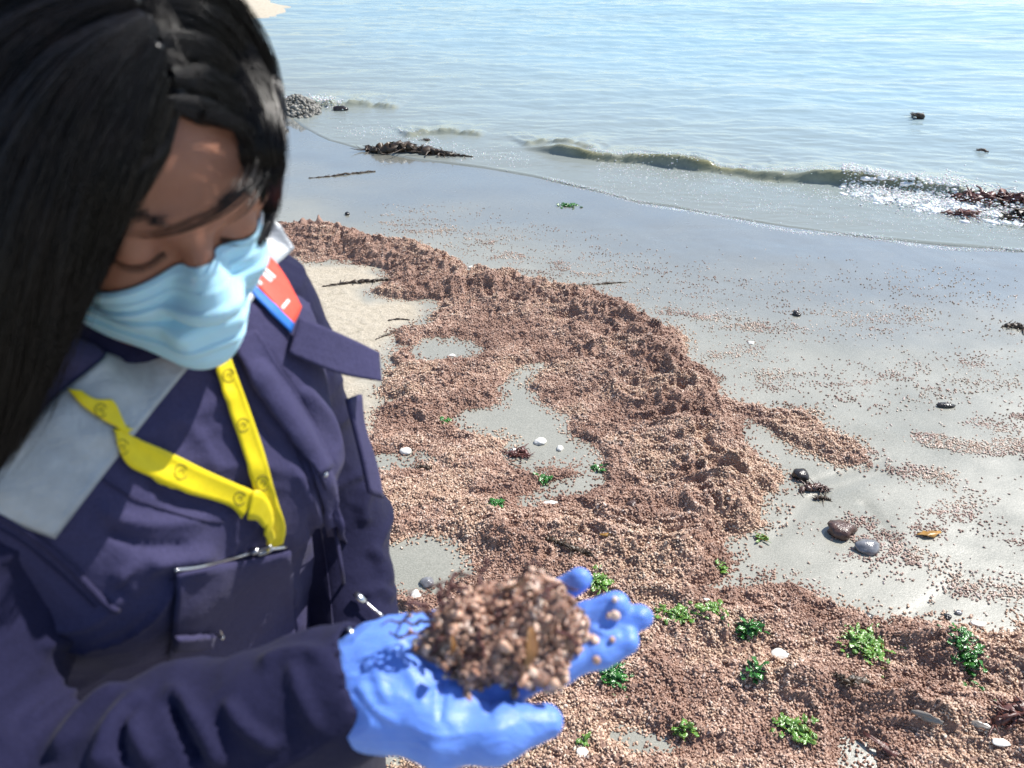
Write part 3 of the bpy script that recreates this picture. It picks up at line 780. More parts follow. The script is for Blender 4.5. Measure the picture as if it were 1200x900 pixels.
def torso_field(Fd, g, arms=False, skirt=True):
    E = lambda c, r, k=0.04: Fd.ell(T(*c), np.array(r)+g, TM, k)
    E((0, -0.005, 1.16), (0.150, 0.100, 0.17)); E((0, -0.028, 1.00), (0.152, 0.092, 0.18)); E((0, -0.01, 0.85), (0.165, 0.115, 0.14))
    for s_ in (-1, 1):
        Fd.cone(T(0, -0.02, 1.30), T(s_*0.138, -0.02, 1.262), 0.062+g, 0.046+g, 0.04)
        E((s_*0.066, 0.060, 1.155), (0.062, 0.050, 0.066), 0.04)
        E((s_*0.085, 0.03, 1.235), (0.06, 0.05, 0.06), 0.04)
def legs(Fd, g, lo=0.06):
    for s_ in (-1, 1):
        Fd.chain([T(s_*0.085, -0.01, 0.84), T(s_*0.095, 0.005, 0.46), T(s_*0.10, -0.02, lo)], [0.092+g, 0.062+g, 0.045+g], 0.04)
def arm_pts():
    return [R_SH, R_EL, R_WR], [L_SH, L_EL, L_WR]

# --- body: one continuous skin surface from head to feet
def axis(segs):
    out = [segs[0][0]]
    for a, b, h in segs: out += list(np.linspace(a, b, max(2, int(round((b-a)/h))+1))[1:])
    return np.array(out)
lo, hi = Hd(0, 0, 0)-0.14, Hd(0, 0, 0)+0.15
Fd = Field(axis([(-0.62, lo[0], 0.007), (lo[0], -0.13, 0.0022), (-0.13, 0.18, 0.004)]),
           axis([(0.14, 0.25, 0.006), (0.25, lo[1], 0.003), (lo[1], hi[1], 0.0022), (hi[1], 0.84, 0.008)]),
           axis([(0.0, 1.13, 0.011), (1.13, lo[2], 0.004), (lo[2], hi[2], 0.0022)]))
torso_field(Fd, -0.006); legs(Fd, -0.006)
for s_ in (-1, 1): Fd.cone(T(s_*0.10, -0.02, 0.045), T(s_*0.115, 0.14, 0.035), 0.035, 0.03, 0.03)
for (a, b, c) in arm_pts(): Fd.chain([a, b, c], [0.042, 0.034, 0.019], 0.03)
hand_field(Fd, -0.0035)
for i, s_ in enumerate((-0.026, -0.008, 0.010, 0.027)):
    Fd.chain([Ln(0.0, s_*0.4, 0), Ln(0.075, s_, 0), Ln(0.11, s_, -0.012), Ln(0.135-0.006*abs(i-1), s_, -0.03)], [0.016, 0.011, 0.009, 0.007], 0.006)
Fd.chain([Ln(0.01, -0.02, 0), Ln(0.05, -0.045, -0.01), Ln(0.085, -0.05, -0.025)], [0.016, 0.012, 0.009], 0.008)
head_field(Fd)
Vb, Qb = Fd.mesh(); Vb = smooth_mesh(Vb, Qb, 2)
body = mesh_obj('body', Vb, Qb, MAT['skin'], PR)
del Fd
BODY_BVH = BVHTree.FromPolygons([Vector(v) for v in Vb], Qb.tolist())

# --- cloth: shirt (long sleeves) and, over it, the sleeveless vest
def px_ridges(V, Nn, ridges, facing=0.0):
    """raise or press soft folds along lines on the surface; (polyline px, width px, height m)"""
    px, py, dep = to_px(V); view = CAM-V; view /= np.linalg.norm(view, axis=1)[:, None]
    f = (Nn*view).sum(1) > facing
    disp = np.zeros(len(V))
    for pts, w, a in ridges:
        pts = catmull(pts, 18); lo_, hi_ = pts.min(0)-3*w, pts.max(0)+3*w
        m = f & (px > lo_[0]) & (px < hi_[0]) & (py > lo_[1]) & (py < hi_[1])
        if not m.any(): continue
        d, _, par = seg_dist(px[m], py[m], pts)
        disp[m] += a*np.exp(-(d/w)**2)*sstep(0, 0.15, par)*sstep(1.0, 0.8, par)
    return V+Nn*disp[:, None]
def cloth_noise(V, Nn, amp, f, seed):
    q = V*f
    n = vnoise(q[:, 0], q[:, 1], q[:, 2]*0.6, seed)+0.5*vnoise(q[:, 0]*2.1, q[:, 1]*2.1, q[:, 2]*1.3, seed+1)
    return V+Nn*(amp*n)[:, None]

def creases(V, Nn, amp, seed):
    w = V+0.02*np.stack([vnoise(V[:, 0]*14, V[:, 1]*14, V[:, 2]*14, seed+k) for k in range(3)], 1)
    a = 1-np.abs(vnoise(w[:, 0]*13+w[:, 2]*9, w[:, 1]*13, w[:, 2]*22-w[:, 0]*8, seed+5)); b = 1-np.abs(vnoise(w[:, 0]*30, w[:, 1]*30+w[:, 2]*14, w[:, 2]*36, seed+6))
    return V+Nn*(amp*(a**5)+0.35*amp*(b**4)-0.4*amp)[:, None]
Fd = Field(axis([(-0.66, 0.02, 0.0038)]), axis([(0.12, 0.84, 0.0038)]), axis([(0.78, 1.42, 0.0038)]))
torso_field(Fd, 0.001)
A = R_EL; B = R_WR
Fd.chain([R_SH, R_EL], [0.066, 0.070], 0.05)
Fd.chain([R_EL, R_EL+(B-A)*0.5, R_EL+(B-A)*0.985], [0.060, 0.054, 0.043], 0.03)
Fd.chain([L_SH, L_EL], [0.058, 0.048], 0.04); Fd.chain([L_EL, L_EL+(L_WR-L_EL)*0.96], [0.050, 0.040], 0.03)
Fd.cone(Hd(0, -0.01, -0.02), Hd(0, 0, 0.1), 0.085, 0.12, 0.01, 'sub')
nb_, na_ = T(0, -0.015, 1.27), Hd(0, -0.030, -0.05)
Fd.cone(nb_, nb_+(na_-nb_)*0.80, 0.072, 0.064, 0.02)
# open cuff
cd = unit(B-A); Fd.cone(A+(B-A)*1.0, A+(B-A)*1.12, 0.037, 0.060, 0.003, 'sub')
V, Q = Fd.mesh(); V = smooth_mesh(V, Q, 2); Nn = vnormals(V, Q)
V = creases(cloth_noise(V, Nn, 0.0035, 17, 101), Nn, 0.0042, 3)
SF = [([(262, 905), (240, 860), (215, 822), (190, 800)], 9, 0.0078), ([(180, 900), (160, 860), (150, 830)], 9, 0.0067), ([(330, 880), (285, 850), (262, 815)], 8, 0.0067),
      ([(110, 905), (130, 850), (170, 805)], 8, 0.0067), ([(60, 890), (100, 835), (150, 795)], 8, 0.0067), ([(20, 850), (80, 815), (150, 780)], 7, 0.0056),
      ([(235, 895), (212, 850), (200, 815)], 6, -0.0067), ([(145, 900), (140, 860), (160, 815)], 6, -0.0067), ([(375, 860), (350, 810), (340, 770)], 9, 0.0045), ([(40, 760), (100, 745), (150, 745)], 8, 0.0045),
      ([(300, 780), (345, 765), (390, 768)], 8, 0.0056), ([(440, 560), (425, 590), (430, 620)], 8, 0.0056), ([(430, 640), (450, 660), (455, 690)], 7, 0.0056), ([(425, 700), (445, 690), (462, 705)], 6, 0.0056)]
V = px_ridges(V, Nn, SF)
shirt = mesh_obj('shirt', V, Q, MAT['shirt'], PR); SHIRT = (V, Q)
SHIRT_BVH = BVHTree.FromPolygons([Vector(v) for v in V], Q.tolist())
del Fd

Fd = Field(axis([(-0.56, 0.02, 0.0034)]), axis([(0.20, 0.80, 0.0034)]), axis([(0.80, 1.40, 0.0034)]))
torso_field(Fd, 0.013)
Fd.cone(T(0.10, 0.02, 1.265), T(0.128, 0.01, 1.25), 0.040, 0.034, 0.03)
for a in np.linspace(-2.45, 2.45, 12):                       # stand-up collar, open at the front
    a2 = a+0.45 if a < 2.4 else a
    q = lambda t: T(0.074*math.sin(t+math.pi), 0.0-0.070*math.cos(t), 1.315+0.012*math.cos(t)-(0.02*abs(t)/2.5))
    Fd.cone(q(a)+UP*0.0, q(a2)+UP*0.0, 0.012, 0.012, 0.008); Fd.cone(q(a)+UP*0.020, q(a2)+UP*0.020, 0.009, 0.009, 0.008); Fd.cone(q(a)+UP*0.038, q(a2)+UP*0.038, 0.007, 0.007, 0.008)
# neck, arm holes and hem
Fd.cone(T(0, 0.0, 1.325), T(0, 0.0, 1.46), 0.058, 0.075, 0.012, 'sub')
Fd.cone(T(0, 0.105, 1.30), T(0, 0.06, 1.36), 0.022, 0.04, 0.012, 'sub')
Fd.ell(T(-0.235, -0.01, 1.19), (0.083, 0.15, 0.125), TM, 0.006, 'sub')
Fd.ell(T(0.250, -0.01, 1.18), (0.080, 0.15, 0.120), TM, 0.006, 'sub')
sl, (gx, gy, gz) = Fd.block(np.array([-9, -9, -9]), np.array([9, 9, 0.90]))
Fd._mix(sl, np.broadcast_to(gz-0.86, Fd.F[sl].shape).astype(np.float32), 0.004, 'sub')
V, Q = Fd.mesh(); V = smooth_mesh(V, Q, 2); Nn = vnormals(V, Q)
V = creases(cloth_noise(V, Nn, 0.0030, 15, 111), Nn, 0.0036, 9)
VF = [([(105, 590), (150, 610), (215, 612), (250, 600)], 9, .005), ([(120, 620), (170, 640), (230, 640)], 8, -.005), ([(130, 690), (165, 665), (220, 655), (260, 650)], 10, .008),
      ([(140, 705), (150, 680), (180, 655)], 7, -.005), ([(175, 560), (200, 585), (250, 600)], 6, -.003), ([(285, 420), (320, 470), (360, 530), (400, 600)], 7, .005),
      ([(300, 410), (340, 460), (375, 520)], 6, -.006), ([(265, 430), (290, 480), (330, 530)], 5, -.003), ([(340, 540), (370, 600), (390, 680), (400, 740)], 6, .004), ([(320, 660), (345, 700), (350, 750)], 9, .004),
      ([(350, 450), (390, 500), (400, 560)], 8, .005), ([(180, 470), (230, 510), (260, 560)], 10, .003), ([(360, 600), (380, 660), (388, 720)], 5, -.004)]
V = px_ridges(V, Nn, VF)
vest = mesh_obj('vest', V, Q, MAT['vest'], PR)
VEST_BVH = BVHTree.FromPolygons([Vector(v) for v in V], Q.tolist())
del Fd

# --- trousers and boots
Fd = Field(axis([(-0.56, 0.06, 0.008)]), axis([(0.22, 0.84, 0.008)]), axis([(0.06, 0.96, 0.009)]))
Fd.ell(T(0, -0.01, 0.85), (0.168, 0.120, 0.13), TM, 0.03); legs(Fd, 0.012, 0.10)
V, Q = Fd.mesh(); V = smooth_mesh(V, Q, 1); Nn = vnormals(V, Q); V = cloth_noise(V, Nn, 0.006, 11, 121)
mesh_obj('trousers', V, Q, MAT['trouser'], PR); del Fd
for s_ in (-1, 1):
    Fd = Field(axis([(-0.56, 0.12, 0.005)]), axis([(0.16, 0.86, 0.005)]), axis([(-0.005, 0.24, 0.005)]))
    Fd.cone(T(s_*0.10, -0.02, 0.20), T(s_*0.10, -0.02, 0.06), 0.055, 0.05, 0.02)
    Fd.cone(T(s_*0.10, -0.03, 0.045), T(s_*0.118, 0.15, 0.04), 0.046, 0.042, 0.03)
    V, Q = Fd.mesh(); V[:, 2] = np.maximum(V[:, 2], 0.008)
    mesh_obj('boot', smooth_mesh(V, Q, 1), Q, MAT['boot'], PR); del Fd

# --- glove
lo, hi = HO-np.array([0.07, 0.09, 0.09]), HO+np.array([0.27, 0.14, 0.13])
Fd = Field(axis([(lo[0], hi[0], 0.0015)]), axis([(lo[1], hi[1], 0.0015)]), axis([(lo[2], hi[2], 0.0015)]))
TIPS = hand_field(Fd, 0.0012)
Fd.cone(R_WR+(R_EL-R_WR)*0.16, Hn(0.02, -0.002, -0.002), 0.033, 0.030, 0.02)
Fd.ell(Hn(0.02, 0.0, 0.0), (0.03, 0.036, 0.026), np.stack([hF, hS, hN]), 0.02)
V, Q = Fd.mesh(); V = smooth_mesh(V, Q, 2); Nn = vnormals(V, Q)
rid = 1-np.abs(vnoise(V[:, 0]*26, V[:, 1]*60, V[:, 2]*60, 133)); V = cloth_noise(V, Nn, 0.0011, 60, 131)+Nn*(0.0016*(rid**4)*sstep(0.10, 0.0, np.linalg.norm(V-Hn(0.03, 0, 0), axis=1)-0.04))[:, None]
GR = [([(432, 770), (445, 800), (455, 830)], 7, .002), ([(450, 752), (480, 790), (500, 830)], 6, .0022), ([(470, 745), (500, 775), (520, 800)], 5, -.002), ([(418, 800), (440, 830), (470, 850)], 6, .0018),
      ([(520, 790), (518, 820), (515, 850)], 4, -.002), ([(560, 795), (575, 815), (572, 845)], 4, -.0015), ([(690, 735), (715, 745), (730, 742)], 5, .002)]
V = px_ridges(V, Nn, GR)
glove = mesh_obj('glove', V, Q, MAT['glove'], PR)
GLOVE_BVH = BVHTree.FromPolygons([Vector(v) for v in V], Q.tolist()); del Fd

# ---------------------------------------------------------------- things laid on the cloth
def hit(px, py, bvhs):
    v = ray(px, py); best = None
    for b in bvhs:
        h = b.ray_cast(Vector(CAM), Vector(v/np.linalg.norm(v)))
        if h[0] is not None:
            p = np.array(h[0]); d = to_px(p)[2]
            if best is None or d < best[0]: best = (float(d), p, np.array(h[1]))
    return best
def resample(pts, n): return catmull(np.asarray(pts, float), n)
def shell(name, left, right, n, m, bvhs, off, thick, mat, parent, sm=2, depth=None, curve=True):
    """a piece of cloth of real thickness lying off a surface, spanned between two edge lines"""
    f = resample if curve else (lambda p, k: np.stack([np.interp(np.linspace(0, 1, k), np.linspace(0, 1, len(p)), np.asarray(p, float)[:, i]) for i in range(2)], 1))
    Lp, Rp = f(left, n), f(right, n)
    g = np.zeros((n, m, 2)); D = np.full((n, m), np.nan)
    for i in range(n):
        for j in range(m):
            g[i, j] = Lp[i]+(Rp[i]-Lp[i])*j/(m-1)
            if depth is None:
                h = hit(g[i, j, 0], g[i, j, 1], bvhs)
                if h: D[i, j] = h[0]
    if depth is not None:
        dl = np.interp(np.linspace(0, 1, n), np.linspace(0, 1, len(depth[0])), depth[0]); dr = np.interp(np.linspace(0, 1, n), np.linspace(0, 1, len(depth[1])), depth[1])
        D = dl[:, None]+(dr-dl)[:, None]*np.linspace(0, 1, m)[None]
    else:
        med = np.nanmedian(D)
        for _ in range(60):
            if not np.isnan(D).any(): break
            E = D.copy()
            for i in range(n):
                for j in range(m):
                    if np.isnan(D[i, j]):
                        q = [D[a, b] for a in range(max(0, i-1), min(n, i+2)) for b in range(max(0, j-1), min(m, j+2)) if not np.isnan(D[a, b])]
                        if q: E[i, j] = np.mean(q)
            D = E
        raw = D.copy()
        for _ in range(sm):
            Dp = np.pad(D, 1, mode='edge'); D = (Dp[:-2, 1:-1]+Dp[2:, 1:-1]+Dp[1:-1, :-2]+Dp[1:-1, 2:]+2*D)/6
        D = np.minimum(D, raw)
    W = np.array([[P(g[i, j, 0], g[i, j, 1], D[i, j]) for j in range(m)] for i in range(n)])
    tu = np.gradient(W, axis=0); tv = np.gradient(W, axis=1); Nn = np.cross(tu, tv); Nn /= np.linalg.norm(Nn, axis=2)[..., None]+1e-12
    flip = ((CAM-W)*Nn).sum(2) < 0; Nn[flip] *= -1
    top = W+Nn*(off+thick); bot = W+Nn*(off)
    V = np.concatenate([top.reshape(-1, 3), bot.reshape(-1, 3)]); o = n*m; Fc = []
    for i in range(n-1):
        for j in range(m-1):
            a, b, c, d = i*m+j, i*m+j+1, (i+1)*m+j+1, (i+1)*m+j
            Fc.append((a, b, c, d)); Fc.append((o+d, o+c, o+b, o+a))
    rim = [(0, j) for j in range(m)]+[(i, m-1) for i in range(1, n)]+[(n-1, j) for j in range(m-2, -1, -1)]+[(i, 0) for i in range(n-2, 0, -1)]
    rid = [i*m+j for i, j in rim]
    for k in range(len(rid)):
        a, b = rid[k], rid[(k+1) % len(rid)]; Fc.append((b, a, o+a, o+b))
    return mesh_obj(name, V, Fc, mat, parent)
def seam(name, pts, r, bvhs, off, mat, parent, n=40, flat=0.8, depth=None):
    pp = resample(pts, n); W = []; last = None
    for i, q in enumerate(pp):
        h = hit(q[0], q[1], bvhs)
        if h: last = P(q[0], q[1], h[0]-off)
        elif last is not None: last = P(q[0], q[1], to_px(last)[2])
        if last is not None: W.append(last)
    W = np.array(W)
    for _ in range(2): W[1:-1] = (W[:-2]+W[2:]+2*W[1:-1])/4
    v, f = tube(W, r, 8, flat); return mesh_obj(name, v, f, mat, parent)
def bvh_of(o):
    wl = np.array(world_loc(o)); me = o.data
    return BVHTree.FromPolygons([Vector(np.array(v.co)+wl) for v in me.vertices], [tuple(p.vertices) for p in me.polygons])
ALL = [VEST_BVH, SHIRT_BVH]

# vest: tape, patch, piping, zips, pockets
band = shell('reflective_band', [(150, 395), (130, 412), (60, 472), (0, 545), (-40, 590)], [(232, 418), (217, 436), (165, 500), (110, 572), (66, 630)], 44, 14, [VEST_BVH], 0.0015, 0.0012, MAT['band'], vest, 3)
bR = shell('reflective_band', [(345, 292), (318, 318), (296, 352), (283, 372)], [(322, 256), (296, 282), (268, 318), (258, 345)], 20, 10, [VEST_BVH], 0.0030, 0.0012, MAT['band'], vest, 25)
seam('piping', [(-30, 590), (0, 604), (45, 632), (90, 672), (125, 708), (138, 716)], 0.0030, [VEST_BVH, SHIRT_BVH], 0.001, MAT['piping'], vest)
pt = shell('name_patch', [(284, 318), (300, 340), (340, 384)], [(296, 293), (322, 312), (350, 362)], 16, 8, ALL, 0.0030, 0.0014, MAT['red'], vest, 3)
shell('patch_stripe', [(280, 330), (297, 352), (338, 392)], [(284, 319), (301, 341), (342, 381)], 16, 4, ALL, 0.0034, 0.0014, MAT['blue'], pt, 3)
PB = [bvh_of(pt)]
for (a, b, c, d) in (((292, 306), (318, 330), 2.2, 0), ((300, 306), (322, 326), 1.6, 0), ((290, 316), (306, 334), 2.0, 0), ((330, 362), (338, 352), 2.0, 0)):
    aa, bb = np.array(a, float), np.array(b, float); nrm = np.array([-(bb-aa)[1], (bb-aa)[0]]); nrm /= np.linalg.norm(nrm)
    shell('patch_marks', [aa-nrm*c, bb-nrm*c], [aa+nrm*c, bb+nrm*c], 8, 3, PB, 0.0002, 0.0005, MAT['white'], pt, 0)
# stiff flap standing off the far shoulder, and the pocket flap under it
fl = shell('shoulder_flap', [(350, 372), (385, 386), (420, 402), (443, 414)], [(338, 414), (370, 428), (405, 440), (446, 447)], 20, 12, ALL, 0.0, 0.002, MAT['vest'], vest, depth=([.640, .660, .690, .715], [.630, .650, .680, .705]))
shell('pocket_flap', [(404, 468), (412, 500), (422, 540), (430, 578)], [(420, 462), (424, 500), (438, 545), (446, 584)], 16, 6, ALL, 0.0, 0.004, MAT['vest'], vest, depth=([.70, .71, .72, .73], [.73, .74, .75, .76]))
# front placket with the main zip
shell('placket', [(300, 430), (335, 490), (362, 545), (380, 610), (392, 680), (398, 760)], [(312, 420), (350, 482), (382, 545), (402, 610), (416, 680), (422, 760)], 44, 6, [VEST_BVH], 0.002, 0.002, MAT['vest'], vest, 4)
zp = seam('main_zip', [(350, 498), (368, 535), (384, 580), (396, 640), (405, 700), (410, 755)], 0.0022, [VEST_BVH], 0.006, MAT['piping'], vest)
def zip_pull(name, a, b, parent, d0=0.008):
    h = hit(a[0], a[1], ALL) or hit(a[0]-12, a[1], ALL); d = h[0]-d0 if h else 0.6
    A_, B_ = P(a[0], a[1], d), P(b[0], b[1], d-0.004); parts = []
    parts.append(tube(np.array([A_-(B_-A_)*0.35, A_-(B_-A_)*0.1, A_+(B_-A_)*0.15]), [0.0030, 0.0042, 0.0028], 10, 0.6))
    parts.append(tube(np.array([A_+(B_-A_)*t for t in np.linspace(0.15, 1, 8)]), [0.0012]*6+[0.0018, 0.0016], 8))
    v, f = merge(parts); return mesh_obj(name, v, f, MAT['metal'], parent)
zip_pull('zip_pull', (424, 702), (448, 722), zp); zip_pull('zip_pull', (408, 742), (396, 756), zp)
for q in ((363, 527), (381, 556)):
    h = hit(q[0], q[1], ALL)
    if h:
        v, f = ICO2; mesh_obj('snap', v*np.array([1, 1, 1])*0.0028+P(q[0], q[1], h[0]-0.005), f, MAT['metal'], vest)
# lapel fold
shell('lapel', [(262, 398), (290, 440), (325, 490), (372, 556)], [(300, 388), (325, 425), (352, 470), (385, 548)], 30, 8, [VEST_BVH], 0.004, 0.003, MAT['vest'], vest, 5)
# chest pocket with its zip
cpz = seam('chest_pocket_zip', [(205, 668), (235, 664), (270, 655), (300, 646), (335, 641)], 0.0016, [VEST_BVH], 0.003, MAT['metal'], vest)
pk = shell('chest_pocket', [(205, 668), (270, 656), (338, 642)], [(196, 770), (270, 775), (345, 768)], 24, 14, [VEST_BVH], 0.003, 0.0022, MAT['vest'], vest, 3)
zip_pull('zip_pull', (300, 645), (318, 640), cpz)
shell('pocket_tab', [(198, 736), (220, 735), (240, 736)], [(196, 748), (220, 750), (240, 750)], 10, 5, [VEST_BVH], 0.008, 0.005, MAT['vest'], vest, 1)
zip_pull('zip_pull', (250, 742), (262, 748), pk)
seam('zip_cord', [(250, 742), (252, 730), (245, 722), (256, 735), (262, 747)], 0.0009, [VEST_BVH], 0.010, MAT['metal'], vest, 16)

for sp in ([(290, 440), (330, 495), (357, 550), (375, 615), (386, 690), (392, 755)], [(-20, 612), (20, 632), (65, 668), (112, 712)], [(232, 425), (262, 450), (300, 500)],
           [(118, 560), (160, 585), (230, 608), (262, 612)], [(199, 680), (270, 668), (339, 654)]):
    seam('seam', sp, 0.0007, ALL, 0.0012, MAT['piping'], vest)
# lanyard: two ribbons meeting in a V
lan = empty('lanyard', tuple(P(300, 600, 0.55))); lan.parent = PR; lan.location = Vector(world_loc(lan))-Vector(world_loc(PR))
r1 = shell('ribbon', [(238, 385), (243, 405), (262, 470), (280, 520), (296, 575), (305, 608), (312, 641)], [(262, 380), (263, 396), (288, 465), (309, 525), (324, 580), (334, 612), (331, 634)], 46, 6, ALL, 0.004, 0.0014, MAT['lanyard'], lan, 14)
r2 = shell('ribbon', [(129, 503), (145, 543), (175, 560), (215, 577), (262, 590), (284, 606)], [(148, 505), (165, 512), (200, 528), (240, 548), (285, 568), (301, 575)], 34, 6, ALL, 0.0045, 0.0014, MAT['lanyard'], lan, 14)
r3 = shell('ribbon', [(78, 458), (100, 482), (128, 500), (150, 511)], [(100, 461), (122, 464), (134, 470), (149, 506)], 18, 6, ALL, 0.005, 0.0014, MAT['lanyard'], lan, 8)
r4 = shell('ribbon', [(283, 604), (292, 604), (301, 612), (311, 642)], [(292, 571), (302, 572), (312, 590), (318, 628)], 18, 5, ALL, 0.008, 0.0014, MAT['lanyard'], lan, 8)
for rb, cs in ((r1, ((268, 440, 8), (285, 498, 8), (308, 566, 9))), (r2, ((143, 524, 9), (212, 553, 9), (281, 584, 8))), (r3, ((118, 481, 8),))):
    bb = [bvh_of(rb)]
    for cx, cy, r in cs:
        ring = [(cx+r*0.85*math.cos(t), cy+r*math.sin(t)) for t in np.linspace(0.5, 5.9, 16)]
        seam('ring_mark', ring, 0.00045, bb, 0.0001, MAT['print'], rb, 24)
        seam('eye_mark', [(cx-r*0.35, cy+r*0.1), (cx, cy-r*0.35), (cx+r*0.4, cy), (cx+r*0.1, cy+r*0.4)], 0.0004, bb, 0.0001, MAT['print'], rb, 14)
h = hit(315, 640, ALL); dd = h[0]-0.006
v1, f1 = tube(np.array([P(296, 643, dd), P(306, 646, dd), P(316, 643, dd), P(322, 641, dd)]), [0.0035, 0.005, 0.004, 0.002], 10, 0.5)
mesh_obj('clip', v1, f1, MAT['metal'], lan)
v1, f1 = tube(np.array([P(262, 596, h[0]-0.009), P(272, 600, h[0]-0.011), P(280, 606, h[0]-0.010)]), [0.003, 0.005, 0.003], 10, 0.7)
mesh_obj('clasp', v1, f1, MAT['plastic'], lan)

# ---------------------------------------------------------------- face mask
NT, NV = 91, 100
Rm = np.zeros((NT, NV)); th = np.radians(np.linspace(-84, 36, NT)); vv = np.linspace(0, 1, NV)
vt = -0.013-0.040*(np.abs(th)/1.45)**1.1*(th < 0)+0.012*np.clip(th, 0, 1)+0.006*np.exp(-(th/0.22)**2); vb = -0.106+0.038*(np.abs(th)/1.45)**1.8
for i in range(NT):
    dr = hl*math.sin(th[i])+hf*math.cos(th[i])
    for j in range(NV):
        u = vb[i]+(vt[i]-vb[i])*vv[j]; c = Hd(0, 0, u)
        h = BODY_BVH.ray_cast(Vector(c+dr*0.25), Vector(-dr))
        Rm[i, j] = (np.array(h[0])-c)@dr if h[0] is not None else 0.03
R0 = Rm.copy()
for _ in range(2):
    Rp = np.pad(Rm, 2, mode='edge'); Rm = np.maximum.reduce([Rp[a:a+NT, b:b+NV] for a in range(5) for b in range(5)]) if _ == 0 else Rm
for _ in range(10):
    Rp = np.pad(Rm, 1, mode='edge'); Rm = (Rp[:-2, 1:-1]+Rp[2:, 1:-1]+Rp[1:-1, :-2]+Rp[1:-1, 2:]+Rm)/5
edge = np.minimum(sstep(0, 0.12, vv)[None], sstep(1, 0.90, vv)[None])*sstep(0, 0.10, np.linspace(0, 1, NT))[:, None]*sstep(1, 0.90, np.linspace(0, 1, NT))[:, None]
Rm = R0*(1-edge)+np.maximum(Rm, R0+0.001)*edge+0.0030
Rm = np.maximum(Rm, 0.055)
saw = (1-vv)*4.3 % 1.0
cent = np.cos(th)[:, None]**0.5
Rm += 0.0042*edge*(sstep(0, 0.10, saw)*(1-saw)*(vv < 0.86)*(vv > 0.1))[None]*(0.5+0.7*cent)*(1+0.4*vnoise2(np.linspace(0, 5, NT)[:, None]+0*vv[None], np.floor((1-vv)*4.3)[None]*7.7+0*th[:, None], 17))
Rm += 0.0008*vnoise2(np.linspace(0, 9, NT)[:, None]+0*vv[None], vv[None]*3+0*th[:, None], 7)
Rm += 0.002*np.exp(-((vv-0.965)/0.02)**2)[None]
M = np.zeros((NT, NV, 3))
for i in range(NT):
    dr = hl*math.sin(th[i])+hf*math.cos(th[i])
    for j in range(NV): M[i, j] = Hd(0, 0, vb[i]+(vt[i]-vb[i])*vv[j])+dr*Rm[i, j]
inn = M-(M-HC)/np.linalg.norm(M-HC, axis=2)[..., None]*0.0012
V = np.concatenate([M.reshape(-1, 3), inn.reshape(-1, 3)]); o_ = NT*NV; Fc = []
for i in range(NT-1):
    for j in range(NV-1):
        a, b, c, d = i*NV+j, (i+1)*NV+j, (i+1)*NV+j+1, i*NV+j+1
        Fc.append((a, b, c, d)); Fc.append((o_+d, o_+c, o_+b, o_+a))
rid = [i*NV for i in range(NT)]+[(NT-1)*NV+j for j in range(1, NV)]+[i*NV+NV-1 for i in range(NT-2, -1, -1)]+[j for j in range(NV-2, 0, -1)]
for k in range(len(rid)):
    a, b = rid[k], rid[(k+1) % len(rid)]; Fc.append((b, a, o_+a, o_+b))
mask = mesh_obj('face_mask', V, Fc, MAT['mask'], PR)
for s_, i in ((-1, 1), (1, NT-2)):
    ear = Hd(s_*0.082, -0.020, -0.004)
    for j, dz in ((NV-3, 0.018), (4, -0.024)):
        pa = M[i, j]; pm = (pa+ear)/2+hl*s_*0.006
        v, f = tube(catmull([pa, pm, ear+hu*dz, ear-hf*0.012+hu*dz*0.3], 16), 0.0014, 8)
        mesh_obj('ear_loop', v, f, MAT['loop'], mask)

# ---------------------------------------------------------------- brows and lashes
def surf_hd(l, u):
    c = Hd(l, 0.2, u); h = BODY_BVH.ray_cast(Vector(c), Vector(-hf)); return np.array(h[0]) if h[0] is not None else Hd(l, 0.08, u)
for s_ in (-1, 1):
    parts = []
    for k in range(80):
        t = k/79; l = s_*(0.014+0.038*t); u = 0.021+0.007*math.sin(t*2.4)-0.006*t**3
        p = surf_hd(l+rng.normal()*0.0008, u+rng.normal()*0.0016*(1-0.5*t))+hf*0.0004
        q = p+hl*s_*0.006+hu*(0.003*(1-t)-0.001)+hf*0.0008
        parts.append(tube(np.array([p, (p+q)/2+hf*0.0008, q]), [0.00032, 0.0003, 0.0001], 4))
    v, f = merge(parts); mesh_obj('eyebrow', v, f, MAT['brow'], body)
for s_ in (-1, 1):
    line = []; parts = []
    for k in range(30):
        t = k/29; l = s_*(0.018+0.030*t); u = -0.004-0.0045*math.sin(t*3.1)
        p = surf_hd(l, u)+hf*0.0003; line.append(p)
        q = p+hf*0.0035-hu*0.0035+hl*s_*0.002*(t-0.2)
        parts.append(tube(np.array([p, (p+q)/2-hu*0.001, q]), [0.00035, 0.0003, 0.0001], 4))
    parts.append(tube(np.array(line), 0.0003, 6))
    v, f = merge(parts); mesh_obj('eyelashes', v, f, MAT['brow'], body)

